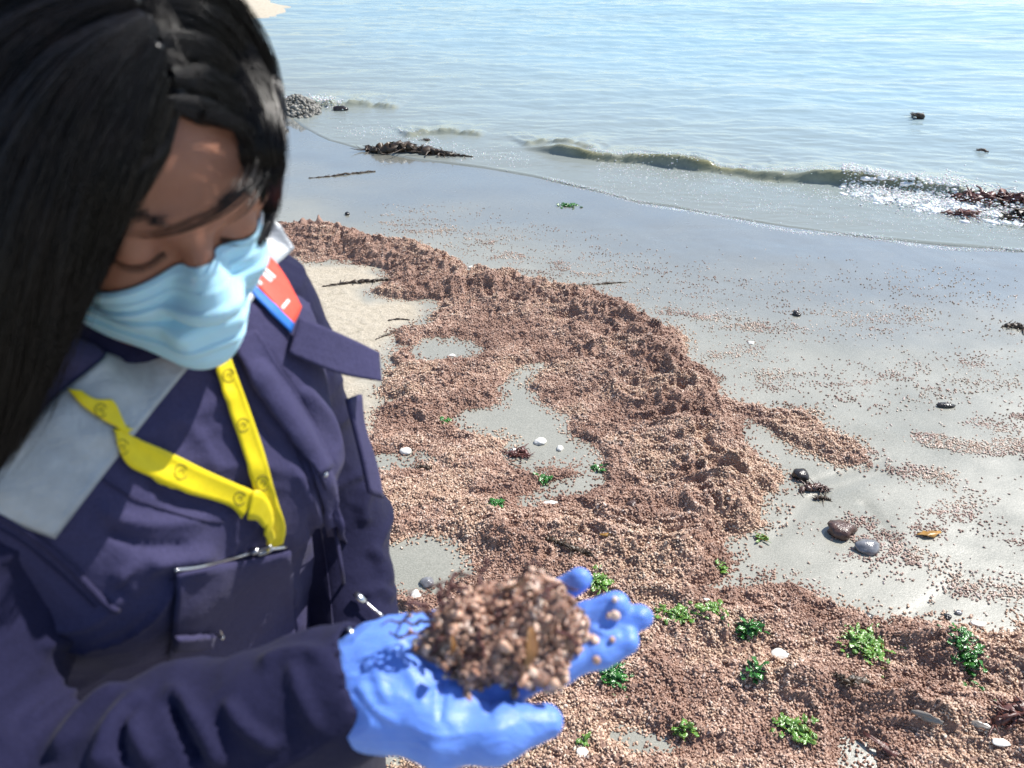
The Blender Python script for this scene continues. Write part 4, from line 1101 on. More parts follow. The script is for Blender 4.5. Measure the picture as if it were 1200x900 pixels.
# ---------------------------------------------------------------- hair
HB = [BODY_BVH, VEST_BVH, SHIRT_BVH, bvh_of(mask)]
LOCKS = [  # (points px,py,depth), radius along the lock, strands
 ([(140, -50, .43), (168, 0, .44), (188, 38, .44), (203, 85, .44), (214, 128, .45)], [.010, .011, .010, .008, .004], 300),
 ([(165, 15, .44), (228, 28, .46), (270, 72, .49), (296, 130, .53), (308, 190, .55), (310, 240, .55), (304, 288, .54)], [.006, .016, .016, .013, .010, .008, .003], 700),
 ([(150, -25, .43), (218, -12, .46), (270, 38, .50), (300, 105, .53), (312, 180, .555), (313, 240, .555), (308, 284, .55)], [.006, .018, .018, .014, .009, .007, .003], 600),
 ([(185, 50, .43), (232, 62, .45), (266, 98, .48), (292, 145, .51), (307, 195, .53), (309, 245, .535), (303, 285, .53)], [.005, .012, .012, .009, .006, .005, .002], 600),
 ([(200, 90, .43), (238, 98, .45), (270, 122, .47), (294, 152, .50), (305, 195, .52), (306, 240, .53)], [.004, .010, .010, .006, .005, .002], 450),
 ([(196, 120, .43), (232, 128, .45), (266, 138, .47), (290, 156, .49), (303, 186, .50)], [.003, .007, .006, .004, .002], 300),
 ([(240, 132, .44), (284, 150, .46), (300, 188, .475), (285, 222, .455), (255, 248, .447), (215, 266, .445), (175, 275, .45), (135, 272, .455)], [.003, .0045, .006, .006, .005, .004, .003, .002], 26),
 ([(275, 140, .46), (300, 170, .48), (302, 215, .478), (288, 245, .465), (262, 262, .458)], [.003, .003, .003, .003, .002], 14),
 ([(196, 115, .42), (172, 158, .425), (146, 205, .43), (118, 255, .44), (92, 305, .45), (68, 352, .46), (46, 400, .47), (24, 460, .48), (8, 530, .49)], [.004, .010, .013, .014, .014, .014, .013, .010, .004], 900),
 ([(190, 85, .41), (152, 145, .415), (114, 205, .42), (82, 270, .43), (54, 330, .44), (28, 400, .45), (8, 480, .47), (-6, 550, .48)], [.005, .014, .018, .020, .020, .018, .014, .005], 900),
 ([(185, 55, .40), (140, 115, .40), (95, 190, .40), (56, 270, .41), (22, 360, .42), (-6, 465, .44), (-22, 560, .46)], [.006, .018, .024, .026, .025, .020, .008], 1100),
 ([(175, 25, .40), (115, 80, .39), (60, 170, .39), (22, 275, .395), (-5, 380, .41), (-28, 480, .43), (-38, 570, .45)], [.006, .020, .026, .028, .028, .022, .010], 1100),
 ([(160, 0, .40), (85, 40, .40), (18, 120, .40), (-25, 235, .41), (-48, 350, .42), (-60, 480, .44)], [.006, .022, .030, .032, .030, .014], 800),
 ([(145, -30, .41), (55, -5, .42), (-35, 85, .43), (-80, 215, .44), (-95, 350, .45), (-100, 500, .47)], [.006, .024, .032, .034, .032, .014], 300),
 ([(140, -45, .43), (60, -70, .45), (-50, 20, .47), (-110, 160, .48), (-130, 330, .49), (-130, 480, .50)], [.006, .026, .034, .036, .032, .014], 120),
 ([(205, 140, .43), (190, 172, .43), (160, 196, .42), (125, 215, .41)], [.002, .003, .003, .001], 60),
 ([(208, 130, .43), (190, 180, .435), (170, 215, .437), (145, 250, .44), (112, 300, .45)], [.002, .003, .003, .003, .001], 90)]
paths = []
for pts, rad, ns in LOCKS:
    pp = []
    for (a, b, d), r in zip(pts, rad):
        h = hit(a, b, HB)
        if h: d = min(d, h[0]-r*0.55-0.001)
        pp.append(P(a, b, d))
    n = 40; paths.append((catmull(pp, n), np.interp(np.linspace(0, 1, n), np.linspace(0, 1, len(rad)), rad), ns))
lo = np.array([-0.50, 0.16, 1.12]); hi = np.array([-0.08, 0.72, 1.72])
Fd = Field(axis([(lo[0], hi[0], 0.003)]), axis([(lo[1], hi[1], 0.003)]), axis([(lo[2], hi[2], 0.003)]))
Fd.ell(Hd(0, -0.024, 0.044), (0.083, 0.098, 0.090), HM, 0.01)
Fd.cone(Hd(-0.045, -0.075, 0.0), T(-0.07, -0.10, 1.22), 0.045, 0.03, 0.03); Fd.cone(Hd(0.045, -0.075, 0.0), T(0.07, -0.10, 1.22), 0.045, 0.03, 0.03)
Fd.cone(Hd(0, -0.085, 0.0), T(0, -0.11, 1.20), 0.05, 0.03, 0.03)
for s_ in (1,): Fd.cone(Hd(0.068, -0.020, 0.03), Hd(0.066, -0.02, -0.09), 0.022, 0.012, 0.02)
Fd.ell(Hd(-0.004, 0.085, -0.010), (0.070, 0.070, 0.090), HM, 0.012, 'sub')
Fd.cone(Hd(-0.03, 0.10, 0.02), Hd(0.03, 0.10, 0.02), 0.045, 0.045, 0.012, 'sub')
for p, r, ns in paths:
    if ns < 115: continue
    for i in range(0, len(p)-3, 3): Fd.cone(p[i], p[i+3], max(r[i]*0.62, .001), max(r[i+3]*0.62, .001), 0.003)
V, Q = Fd.mesh(); V = smooth_mesh(V, Q, 2); del Fd
hair = mesh_obj('hair', V, Q, MAT['hair'], PR)
SV, SF_ = [], []; off = 0
for p, r, ns in paths:
    tan = np.gradient(p, axis=0); tan /= np.linalg.norm(tan, axis=1)[:, None]
    view = CAM-p; view /= np.linalg.norm(view, axis=1)[:, None]
    b1 = np.cross(tan, view); b1 /= np.linalg.norm(b1, axis=1)[:, None]; b2 = np.cross(b1, tan)
    m = 20; ids = np.linspace(0, len(p)-1, m).astype(int)
    for k in range(int(ns*1.45)):
        ang = rng.uniform(0, 2*math.pi); rr = math.sqrt(rng.uniform(0.25, 1.0)); fly = rng.uniform() < 0.05; tw = rng.normal()*0.5
        t = np.linspace(0, 1, m); a = ang+tw*t
        wob = 1+(0.5*t if fly else 0)+0.16*np.sin(t*rng.uniform(3, 9)+rng.uniform(0, 6))+(0.35*t*t if rng.uniform() < 0.10 else 0)
        end = rng.uniform(0.82, 1.0)
        idf = t*end*(len(p)-1); i0 = np.floor(idf).astype(int).clip(0, len(p)-2); fr = (idf-i0)[:, None]
        L_ = lambda A: A[i0]*(1-fr)+A[i0+1]*fr
        R_ = r[i0]*(1-fr[:, 0])+r[i0+1]*fr[:, 0]
        q = L_(p)+L_(b1)*(np.cos(a)*R_*rr*wob)[:, None]+L_(b2)*(np.sin(a)*R_*rr*0.85*wob)[:, None]
        w = 0.00026*(1-0.75*t**3)
        tn = np.gradient(q, axis=0); tn /= np.linalg.norm(tn, axis=1)[:, None]+1e-9
        s1 = np.cross(tn, L_(b2)); s1 /= np.linalg.norm(s1, axis=1)[:, None]+1e-9; s2 = np.cross(s1, tn)
        ring = np.stack([q+s1*w[:, None], q+(-0.5*s1+0.87*s2)*w[:, None], q+(-0.5*s1-0.87*s2)*w[:, None]], 1).reshape(-1, 3)
        SV.append(ring)
        i = np.arange(m-1)[:, None]*3; fq = np.concatenate([np.hstack([i+c, i+(c+1) % 3, i+3+(c+1) % 3, i+3+c]) for c in range(3)])
        SF_.append(fq+off); off += m*3
strands = mesh_obj('hair_strands', np.vstack(SV), np.vstack(SF_), MAT['hair'], hair)
strands['kind'] = 'stuff'

# ================================================================ the handful of weed lying in the glove
cc = Hn(0.102, 0.001, 0.025)
Fd = Field(axis([(cc[0]-.09, cc[0]+.09, .002)]), axis([(cc[1]-.09, cc[1]+.09, .002)]), axis([(cc[2]-.08, cc[2]+.08, .002)]))
HMx = np.stack([hF, hS, hN])
Fd.ell(cc, (0.050, 0.036, 0.019), HMx, 0.01); Fd.ell(cc+hF*0.022-hN*0.008, (0.026, 0.030, 0.018), HMx, 0.012); Fd.ell(cc-hF*0.018-hN*0.008-hS*0.006, (0.028, 0.028, 0.018), HMx, 0.012)
Fd.ell(cc+hF*0.030+hS*0.006+hN*0.004, (0.018, 0.02, 0.018), HMx, 0.01); Fd.ell(cc-hF*0.030+hN*0.006, (0.016, 0.018, 0.018), HMx, 0.01)
V, Q = Fd.mesh(); del Fd; Nn = vnormals(V, Q)
dn = vnoise(V[:, 0]*70, V[:, 1]*70, V[:, 2]*70, 201); dn2 = vnoise(V[:, 0]*160, V[:, 1]*160, V[:, 2]*160, 202)
V = V+Nn*(0.0085*dn+0.0035*dn2-0.001)[:, None]
def clump_mat(name, stops, sc=220):
    m, nt, b = new_mat(name); at = attr(nt, 'tone'); v = coords(nt)
    c = mixc(nt, 0.3, ramp(nt, at, stops), ramp(nt, noise(nt, sc, 3, 0.6, v), [(0.3, (0.14, 0.07, 0.045)), (0.7, (0.7, 0.5, 0.4))]))
    nt.links.new(c, b.inputs['Base Color']); b.inputs['Roughness'].default_value = 0.38; b.inputs['Subsurface Weight'].default_value = 0.1
    b.inputs['Subsurface Scale'].default_value = 0.003
    bump(nt, noise(nt, 500, 3, 0.6, v), 0.3, 0.001, b); return m
MAT['clump'] = clump_mat('held_weed', [(0.0, (0.05, 0.028, 0.02)), (0.25, (0.36, 0.18, 0.12)), (0.55, (0.72, 0.46, 0.33)), (1.0, (0.90, 0.73, 0.60))])
cl = mesh_obj('seaweed_clump', V, Q, MAT['clump'], None, loc=cc, attrs={'tone': 0.12+0*V[:, 0]})
tag(cl, 'damp handful of brown and pink weed grains lying in the blue gloved palm', 'seaweed')
idx = rng.choice(len(V), 1500, replace=False)
pts = V[idx]+Nn[idx]*(rng.uniform(-0.001, 0.0025, 1500)+0.006*(rng.uniform(size=1500) > 0.9)*rng.uniform(size=1500))[:, None]
r0 = rng.uniform(0.0014, 0.0034, 1500)*(0.8+0.5*(rng.uniform(size=1500) > 0.8)); sc = r0[:, None]*np.stack([rng.uniform(0.9, 1.5, 1500), rng.uniform(0.6, 1.0, 1500), rng.uniform(0.5, 0.85, 1500)], 1)
v, f = scatter_mesh(pts, sc, ICO2)
v = v+0.0017*np.stack([vnoise(v[:, 0]*430, v[:, 1]*430, v[:, 2]*430, s) for s in (1, 2, 3)], 1)
g = mesh_obj('grains', v, f, MAT['clump'], cl, attrs={'tone': np.repeat(np.clip(rng.uniform(0.0, 1.0, 1500)*(0.75+0.6*vnoise(pts[:, 0]*60, pts[:, 1]*60, pts[:, 2]*60, 77)), 0.02, 1), len(ICO2[0]))}); g['kind'] = 'stuff'
MAT['frond'] = simple('red_frond', (0.10, 0.035, 0.03), 0.45, 0.5, 0.3, 80)
MAT['kelp'] = simple('kelp_brown', (0.17, 0.08, 0.025), 0.35, 0.5, 0.3, 120, 200, 0.4, 0.002)
def twigs(name, starts, mat, parent, r=0.0011, n=14):
    parts = []
    for a, b, bend in starts:
        a, b = np.array(a), np.array(b); mid = (a+b)/2+np.array(bend)
        pth = catmull([a, mid, b], n); pth += 0.0012*rng.normal(size=pth.shape)
        parts.append(tube(pth, np.linspace(r*1.3, r*0.4, n), 6))
    v, f = merge(parts); return mesh_obj(name, v, f, mat, parent)
dC = to_px(cc)[2]
st = []
for (a, b) in (((512, 735), (455, 742)), ((505, 725), (462, 752)), ((500, 712), (488, 690)), ((512, 705), (530, 672)), ((520, 700), (552, 668)), ((505, 720), (474, 706)), ((548, 690), (500, 684)), ((560, 684), (575, 662)), ((640, 700), (655, 684)), ((508, 730), (448, 730)), ((515, 715), (490, 700)), ((530, 690), (560, 676)), ((640, 705), (678, 690)), ((560, 740), (600, 760)), ((520, 745), (500, 772)), ((600, 700), (560, 715)), ((545, 770), (590, 785)), ((610, 680), (632, 664)), ((650, 740), (672, 752)), ((575, 720), (620, 716))):
    st.append((P(a[0], a[1], dC-0.028), P(b[0], b[1], dC-0.022), rng.normal(size=3)*0.006))
for q in st: twigs('frond', [q], MAT['frond'], cl)
for (a, b, w) in (((622, 735), (612, 792), .008), ((588, 690), (612, 678), .005), ((530, 745), (524, 770), .005)):
    A_ = P(a[0], a[1], dC-0.036); B_ = P(b[0], b[1], dC-0.034); pth = catmull([A_, (A_+B_)/2+np.array([.003, -.004, .002]), B_], 10)
    v, f = tube(pth, w*np.sin(np.linspace(0.4, 2.9, 10)), 10, 0.12, up=hf); mesh_obj('blade', v, f, MAT['kelp'], cl)

# grains stuck to the glove
lp = []
for q in rng.uniform(size=(46, 2)):
    px_, py_ = 480+q[0]*250, 690+q[1]*120
    h_ = GLOVE_BVH.ray_cast(Vector(CAM), Vector(unit(ray(px_, py_))))
    if h_[0] is not None and h_[1].dot(Vector(hN)) > 0.2: lp.append(np.array(h_[0])+np.array(h_[1])*0.0012)
lp = np.array(lp); v, f = scatter_mesh(lp, rng.uniform(0.0014, 0.0032, len(lp))[:, None]*rng.uniform(0.6, 1.3, (len(lp), 3)), ICO2)
g2 = mesh_obj('loose_grains', v, f, MAT['clump'], cl, attrs={'tone': np.repeat(rng.uniform(0.4, 1.0, len(lp)), len(ICO2[0]))}); g2['kind'] = 'stuff'

# ================================================================ small things lying on the shore
def sea_z(x, y):
    i = np.clip(np.searchsorted(SEA_XY[0], x), 1, len(SEA_XY[0])-1); j = np.clip(np.searchsorted(SEA_XY[1], y), 1, len(SEA_XY[1])-1)
    return SEA_Z[i, j]
def ground_z(x, y):
    x = np.atleast_1d(np.asarray(x, float)); y = np.atleast_1d(np.asarray(y, float))
    if x[0] <= GXY[0][0] or x[0] >= GXY[0][-1] or y[0] <= GXY[1][0] or y[0] >= GXY[1][-1]:
        return np.maximum(sand_z(x, y), sea_z(x, y))
    i = np.searchsorted(GXY[0], x); j = np.searchsorted(GXY[1], y)
    return np.maximum.reduce([GZ[i, j], GZ[i-1, j], GZ[i, j-1], GZ[i-1, j-1]])*0.5+0.125*(GZ[i, j]+GZ[i-1, j]+GZ[i, j-1]+GZ[i-1, j-1])
def on_ground(px, py):
    p = G(px, py, 0.0)
    for _ in range(4): p = G(px, py, float(ground_z(p[0], p[1])[0]))
    return p
def mpp(px, py):                                    # metres per photo pixel at that spot
    return float(to_px(on_ground(px, py))[2])/F_PX
MAT['ulva'] = simple('sea_lettuce', (0.12, 0.25, 0.04), 0.28, 0.6, 0.45, 70, 200, 0.5, 0.002, sss=0.15)
MAT['ulva_dark'] = simple('dark_sea_lettuce', (0.045, 0.17, 0.03), 0.22, 0.6, 0.5, 60, 200, 0.5, 0.002)
MAT['shell'] = simple('shell_white', (0.80, 0.77, 0.70), 0.5, 0.5, 0.12, 120, 300, 0.3, 0.001)
MAT['dark_stone'] = simple('wet_dark_stone', (0.030, 0.024, 0.022), 0.22, 0.6, 0.5, 60, 150, 0.6, 0.003)
MAT['brown_stone'] = simple('wet_brown_stone', (0.10, 0.055, 0.042), 0.25, 0.6, 0.5, 70, 150, 0.7, 0.003)
MAT['grey_stone'] = simple('wet_grey_stone', (0.20, 0.20, 0.21), 0.18, 0.6, 0.35, 60, 150, 0.5, 0.002, coat=0.5)
MAT['weed_dark'] = simple('dark_weed', (0.055, 0.035, 0.02), 0.4, 0.5, 0.5, 50, 120, 0.6, 0.003)
MAT['weed_red'] = simple('red_weed', (0.12, 0.045, 0.035), 0.35, 0.5, 0.5, 60, 120, 0.6, 0.003)
MAT['weed_olive'] = simple('olive_weed', (0.13, 0.11, 0.035), 0.35, 0.5, 0.5, 50, 120, 0.6, 0.003)
MAT['kelp_gold'] = simple('golden_kelp', (0.36, 0.19, 0.04), 0.35, 0.5, 0.3, 60)
MAT['skin_weed'] = simple('pale_dead_blade', (0.25, 0.22, 0.19), 0.25, 0.6, 0.3, 50)
MAT['foam'] = simple('foam_white', (0.86, 0.87, 0.86), 0.35, 0.5, 0.05, 60, 300, 0.4, 0.002, sss=0.2)

def blade_strip(c, direc, L, W, curl, seed):
    r = np.random.default_rng(seed); n, m = 7, 4
    direc = unit(direc); side = unit(np.cross(direc, UP)+r.normal(size=3)*0.3); nn = np.cross(side, direc)
    V = []
    for i in range(n):
        t = i/(n-1); w = W*math.sin(0.35+2.5*t)*(1+0.3*r.normal())
        for j in range(m):
            s = j/(m-1)*2-1
            V.append(c+direc*L*t+side*w*s+nn*(curl*L*(t-0.5*t*t)*1.0+0.35*w*math.sin(s*3+t*7+seed)))
    V = np.array(V); Fc = []
    for i in range(n-1):
        for j in range(m-1):
            a = i*m+j; Fc.append((a, a+1, a+m+1, a+m))
    return V, Fc
def tuft(px, py, rx, ry, n, mat, label, cat='sea lettuce', name='sea_lettuce', group=None, lift=0.007, bw=0.0042):
    p0 = on_ground(px, py); k = mpp(px, py); parts = []
    el = math.asin((CAM[2]-p0[2])/np.linalg.norm(CAM-p0)); ax = rx*k; ay = ry*k/math.sin(el)
    sub = rng.normal(size=(6, 2))*(0.30 if n > 60 else 0.10); sub[0] = 0
    for i in range(n):
        a = rng.uniform(0, 2*math.pi); cj = sub[rng.integers(0, 6)]; q = abs(rng.normal())*0.38; ox, oy = cj[0]+q*math.cos(a), cj[1]+q*math.sin(a); q = min(1, q)
        x, y = p0[0]+ax*ox, p0[1]+ay*oy
        z = float(ground_z(x, y)[0])+0.0025+lift*(1-q)*rng.uniform()
        d = np.array([math.cos(a)+rng.normal()*0.8, math.sin(a)+rng.normal()*0.8, rng.uniform(-0.12, 0.22)])
        parts.append(blade_strip(np.array([x, y, z]), d, rng.uniform(0.8, 2.8)*bw, rng.uniform(0.25, 1.1)*bw, rng.uniform(-0.5, 0.5), i*7+int(px)))
    v, f = merge(parts); o = mesh_obj(name, v, f, mat, None, loc=p0)
    sol = o.modifiers.new('thick', 'SOLIDIFY'); sol.thickness = 0.0005
    return tag(o, label, cat, group)
for a in [(795, 723, 32, 12, 90, 'ulva', 'bright green sea lettuce just right of the gloved fingertips'),
          (833, 714, 18, 8, 50, 'ulva', 'yellow green sea lettuce between the wet sand tip and the dark lettuce streak'),
          (874, 743, 26, 9, 55, 'ulva_dark', 'long dark green sea lettuce streak left of the white shell'),
          (1010, 757, 27, 25, 190, 'ulva', 'largest bright green sea lettuce tuft below the wet sand'),
          (1135, 766, 18, 28, 120, 'ulva_dark', 'upright dark green sea lettuce tuft near the right edge'),
          (935, 857, 21, 17, 90, 'ulva', 'pale green sea lettuce tuft lowest in the weed heap'),
          (703, 682, 15, 13, 60, 'ulva', 'green sea lettuce behind the gloved fingers'),
          (720, 792, 22, 17, 80, 'ulva_dark', 'scattered green sea lettuce under the gloved index finger'),
          (885, 788, 11, 13, 26, 'ulva_dark', 'faint green sea lettuce sprig below the streak beside the white shell'),
          (800, 855, 15, 5, 22, 'ulva', 'thin green sea lettuce sprig near the bottom below the fingers'),
          (891, 630, 6, 6, 16, 'ulva', 'tiny green sea lettuce at the heap edge beside the wet stones'),
          (684, 870, 6, 5, 12, 'ulva', 'tiny green sea lettuce beside a white shell under the thumb'),
          (582, 590, 13, 4, 22, 'ulva_dark', 'small dark green sprig left of the curved pool tail'),
          (638, 562, 16, 4, 24, 'ulva_dark', 'thin green sprig lying across the middle of the curved pool'),
          (701, 551, 10, 8, 24, 'ulva_dark', 'green sprig at the right end of the curved pool'),
          (520, 493, 10, 4, 14, 'ulva_dark', 'tiny green sprig at the upper left tip of the curved pool'),
          (845, 660, 5, 7, 12, 'ulva', 'yellow green sprig on the heap edge below the wet stones')]:
    tuft(*a[:5], MAT[a[5]], a[6], bw=0.0085)
tuft(666, 241, 21, 3.0, 60, MAT['ulva_dark'], 'narrow green weed lying alone on the blue wet film', lift=0.004, bw=0.010)

def pebble(px, py, rx, ry, mat, label, cat='stone', name='stone', flat=0.7, seed=1, sink=0.3):
    p0 = on_ground(px, py+ry*0.5); k = mpp(px, py); v, f = ICO3; r = np.random.default_rng(seed)
    n = 1+0.34*vnoise(v[:, 0]*1.4+seed, v[:, 1]*1.4, v[:, 2]*1.4, seed)+0.09*vnoise(v[:, 0]*4, v[:, 1]*4+seed, v[:, 2]*4, seed+3)
    h = ry*k*flat*1.1; V = v*n[:, None]*np.array([rx*k, ry*k*1.25, h])+p0+np.array([0, 0, h*(1-sink)-h*0.25])
    return tag(mesh_obj(name, V, f, MAT[mat], None, loc=p0), label, cat)
for i, a in enumerate([(938, 555, 9, 8, 'dark_stone', 'round black wet stone topmost of the stones on the wet sand'),
          (985, 618, 16, 11, 'brown_stone', 'biggest dark wet stone sitting in its own drained pool'),
          (1014, 638, 16, 9, 'grey_stone', 'shiny grey wet stone right below the biggest dark one'),
          (934, 367, 4.5, 4, 'dark_stone', 'small dark pebble alone on the blue wet sand'),
          (1108, 474, 11, 4, 'dark_stone', 'flat dark stone above the brown streak near the right edge'),
          (500, 680, 8, 6, 'grey_stone', 'small grey pebble in the pool beside the handful'),
          (1110, 722, 4, 4, 'dark_stone', 'little dark pebble left of the white shell on the lower wet sand'),
          (1123, 717, 4, 2.5, 'grey_stone', 'little grey pebble nearest the white shell on the lower wet sand'),
          (1018, 722, 6, 4, 'dark_stone', 'dark pebble on wet sand above the largest green tuft'),
          (333, 152, 5, 3, 'dark_stone', 'small dark stone in the shallows beside the hair'),
          (400, 127, 9, 4, 'dark_stone', 'dark rock breaking the small wave beside the bank'),
          (407, 250, 3, 3, 'dark_stone', 'tiny dark pebble on the wet film above the far weed heap'),
          (740, 590, 6, 6, 'brown_stone', 'brown wet pebble in the heap right of the curved pool')]):
    pebble(*a[:4], a[4], a[5], seed=i+3)
for i, a in enumerate([(913, 766, 12, 7, 'white shell on the weed heap, largest of the shells'), (487, 696, 6, 6, 'round white shell beside the gloved wrist and the pool'),
          (633, 516, 7, 5, 'white shell on the curved pool above the brown weed tuft'), (656, 524, 4, 4, 'small white shell right of the bigger one on the curved pool'),
          (475, 527, 6, 5, 'white shell above the small pool beside the navy sleeve'), (1147, 730, 9, 4, 'flat white shell on the lower wet sand above the dark green tuft'),
          (682, 880, 7, 5, 'white shell near the bottom below the thumb'), (646, 588, 8, 2.5, 'flat white shell lying across the pool tail'),
          (530, 416, 4, 2, 'tiny white shell in the small oval pool'), (553, 313, 4, 2.5, 'tiny white shell at the far edge of the weed heap'),
          (602, 527, 3.5, 3, 'tiny pale shell left of the brown weed tuft'), (1172, 868, 10, 4, 'long pale shell in the weed at the right edge'),
          (880, 401, 4, 2.5, 'lone white shell on the blue wet sand'), (828, 702, 4, 2, 'tiny white shell at the corner of the wet sand')]):
    pebble(*a[:4], 'shell', a[4], 'shell', 'shell', 0.55, i+40)

def ropey(name, pts, r, mat, label, cat, n=60, jitter=0.5, seed=1, lift=0.3):
    """knotted strand of weed: many short bent filaments along a line on the ground"""
    rg = np.random.default_rng(seed); pp = resample(pts, n); parts = []; W = np.array([on_ground(*q) for q in pp]); rr = np.interp(np.linspace(0, 1, n), np.linspace(0, 1, len(r)), r)
    W[:, 2] += rr*lift
    v, f = tube(W+rg.normal(size=W.shape)*rr[:, None]*0.25, rr*(0.6+0.3*rg.uniform(size=n)), 8, 0.7); parts.append((v, f))
    for k in range(int(n*1.6)):
        i = rg.integers(0, n); c = W[i]+rg.normal(size=3)*rr[i]*0.6*np.array([1, 1, 0.5]); d = rg.normal(size=3)*np.array([1, 1, 0.35]); L = rr[i]*rg.uniform(0.8, 2.2)
        pth = np.array([c, c+d*L*0.5+rg.normal(size=3)*rr[i]*0.25, c+d*L*0.9]); pth[:, 2] = np.maximum(pth[:, 2], W[i][2]-rr[i]*0.3)
        parts.append(tube(catmull(pth, 5), rr[i]*rg.uniform(0.08, 0.28)*np.array([1, 1, 0.8, 0.6, 0.2]), 5, 0.6))
    v, f = merge(parts); return tag(mesh_obj(name, v, f, mat, None, loc=W[0]), label, cat)
ropey('driftweed', [(430, 176), (455, 178), (480, 177), (505, 180), (525, 182), (553, 184)], [.026, .055, .06, .052, .022, .010], MAT['weed_dark'], 'long dark weed bundle lying in the shallows', 'seaweed', 60, seed=2)
ropey('driftweed', [(497, 163), (500, 165), (504, 164)], [.012, .015, .008], MAT['weed_dark'], 'small dark weed tip just behind the long bundle', 'seaweed', 14, seed=3)
ropey('weed_roll', [(1104, 228), (1125, 235), (1150, 238), (1180, 236), (1215, 240), (1260, 246)], [.02, .05, .045, .04, .05, .05], MAT['weed_red'], 'dark red weed roll caught in the breaking wave', 'seaweed', 60, seed=4, lift=0.6)
ropey('weed_roll', [(1108, 250), (1130, 252), (1150, 250)], [.015, .035, .015], MAT['weed_red'], 'small red weed lump at the foot of the breaking wave', 'seaweed', 30, seed=5)
ropey('weed_roll', [(1176, 258), (1195, 256), (1225, 258), (1260, 262)], [.03, .055, .06, .05], MAT['weed_dark'], 'darkest weed lump in the swash at the right edge', 'seaweed', 40, seed=6)
ropey('weed_tuft', [(598, 535), (606, 533), (614, 532), (620, 536)], [.010, .018, .018, .009], MAT['weed_red'], 'knobby brown weed tuft standing in the curved pool', 'seaweed', 26, seed=7, lift=0.6)
ropey('weed_tuft', [(938, 575), (950, 572), (962, 572), (972, 575)], [.010, .018, .014, .006], MAT['brown_stone'], 'brown weed tuft between the black stone and the small one', 'seaweed', 26, seed=8)
ropey('weed_tuft', [(954, 585), (963, 584), (973, 586)], [.005, .009, .006], MAT['weed_dark'], 'smallest brown weed scrap among the wet stones', 'seaweed', 18, seed=9)
ropey('weed_tuft', [(1178, 382), (1190, 383), (1205, 386)], [.014, .020, .012], MAT['weed_dark'], 'dark weed tuft on the wet sand at the right edge', 'seaweed', 20, seed=10)
ropey('weed_tuft', [(488, 549), (496, 547), (503, 549)], [.007, .011, .007], MAT['weed_dark'], 'dark weed scrap in the small pool beside the sleeve', 'seaweed', 16, seed=11)
ropey('weed_line', [(378, 336), (400, 333), (425, 331), (455, 328)], [.006, .013, .014, .008], MAT['weed_dark'], 'dark weed line across the dry sand under the far heap', 'seaweed', 40, seed=12)
ropey('weed_line', [(440, 398), (455, 392), (468, 385)], [.004, .007, .004], MAT['weed_dark'], 'thin dark weed scrap on the pale dry sand', 'seaweed', 22, seed=13)
ropey('weed_line', [(455, 376), (468, 374), (480, 375)], [.004, .006, .003], MAT['weed_dark'], 'short dark weed scrap on dry sand above the thin one', 'seaweed', 16, seed=14)
ropey('twig', [(662, 336), (690, 334), (715, 332), (735, 331)], [.006, .007, .008, .004], MAT['weed_dark'], 'thin dark twig on the wet film behind the heap', 'twig', 24, seed=15)
ropey('twig', [(362, 209), (385, 207), (410, 204), (440, 201)], [.006, .009, .014, .008], MAT['weed_dark'], 'dark weed twig in the shallows behind the head', 'twig', 28, seed=16)
ropey('floating_weed', [(1069, 133), (1073, 138), (1082, 139)], [.010, .030, .030], MAT['weed_dark'], 'small dark weed afloat on the pale sea', 'seaweed', 14, seed=17, lift=0.8)
ropey('floating_weed', [(1145, 178), (1152, 179), (1158, 179)], [.012, .018, .008], MAT['weed_dark'], 'dark speck of weed afloat just beyond the breaking wave', 'seaweed', 8, seed=18, lift=0.9)
ropey('weed_tuft', [(1160, 850), (1185, 835), (1215, 830)], [.014, .022, .016], MAT['weed_red'], 'dark red weed bunch at the lower right edge', 'seaweed', 36, seed=19)
ropey('weed_tuft', [(980, 793), (1000, 800), (1020, 797)], [.008, .012, .008], MAT['weed_dark'], 'dark matted weed below the largest green tuft', 'seaweed', 26, seed=20)
ropey('weed_tuft', [(640, 632), (665, 640), (690, 650)], [.008, .012, .010], MAT['weed_dark'], 'dark weed strand in the shade behind the handful', 'seaweed', 30, seed=21)
for i, (px, py, L, W, yaw, mt, lab) in enumerate([(1088, 627, 30, 5, 0.1, 'kelp_gold', 'golden kelp scrap at the end of the brown streak'), (835, 578, 14, 5, 0.5, 'kelp_gold', 'golden kelp scrap on the right slope of the heap'),
        (712, 628, 20, 3, 0.0, 'kelp_gold', 'golden kelp scrap on the heap behind the handful'), (1085, 842, 34, 4, -0.5, 'skin_weed', 'pale torn blade lying in the lower right weed'),
        (1150, 852, 28, 3.5, -0.4, 'skin_weed', 'greyish blade beside the dark red bunch'), (1001, 798, 26, 8, 0.1, 'skin_weed', 'shiny grey scrap on the matted weed below the green tuft'),
        (1040, 880, 60, 6, -0.8, 'weed_red', 'dark red blade in the weed at the bottom')]):
    p0 = on_ground(px, py); k = mpp(px, py); v, f = blade_strip(p0+np.array([-L*k/2*math.cos(yaw), -L*k/2*math.sin(yaw), 0.006]), np.array([math.cos(yaw), math.sin(yaw), 0.0]), L*k, W*k, 0.06, 60+i)
    o = mesh_obj('kelp_scrap' if 'kelp' in lab else 'seaweed_scrap', v, f, MAT[mt], None, loc=p0); o.modifiers.new('thick', 'SOLIDIFY').thickness = 0.0012
    tag(o, lab, 'kelp' if 'kelp' in lab else 'seaweed')

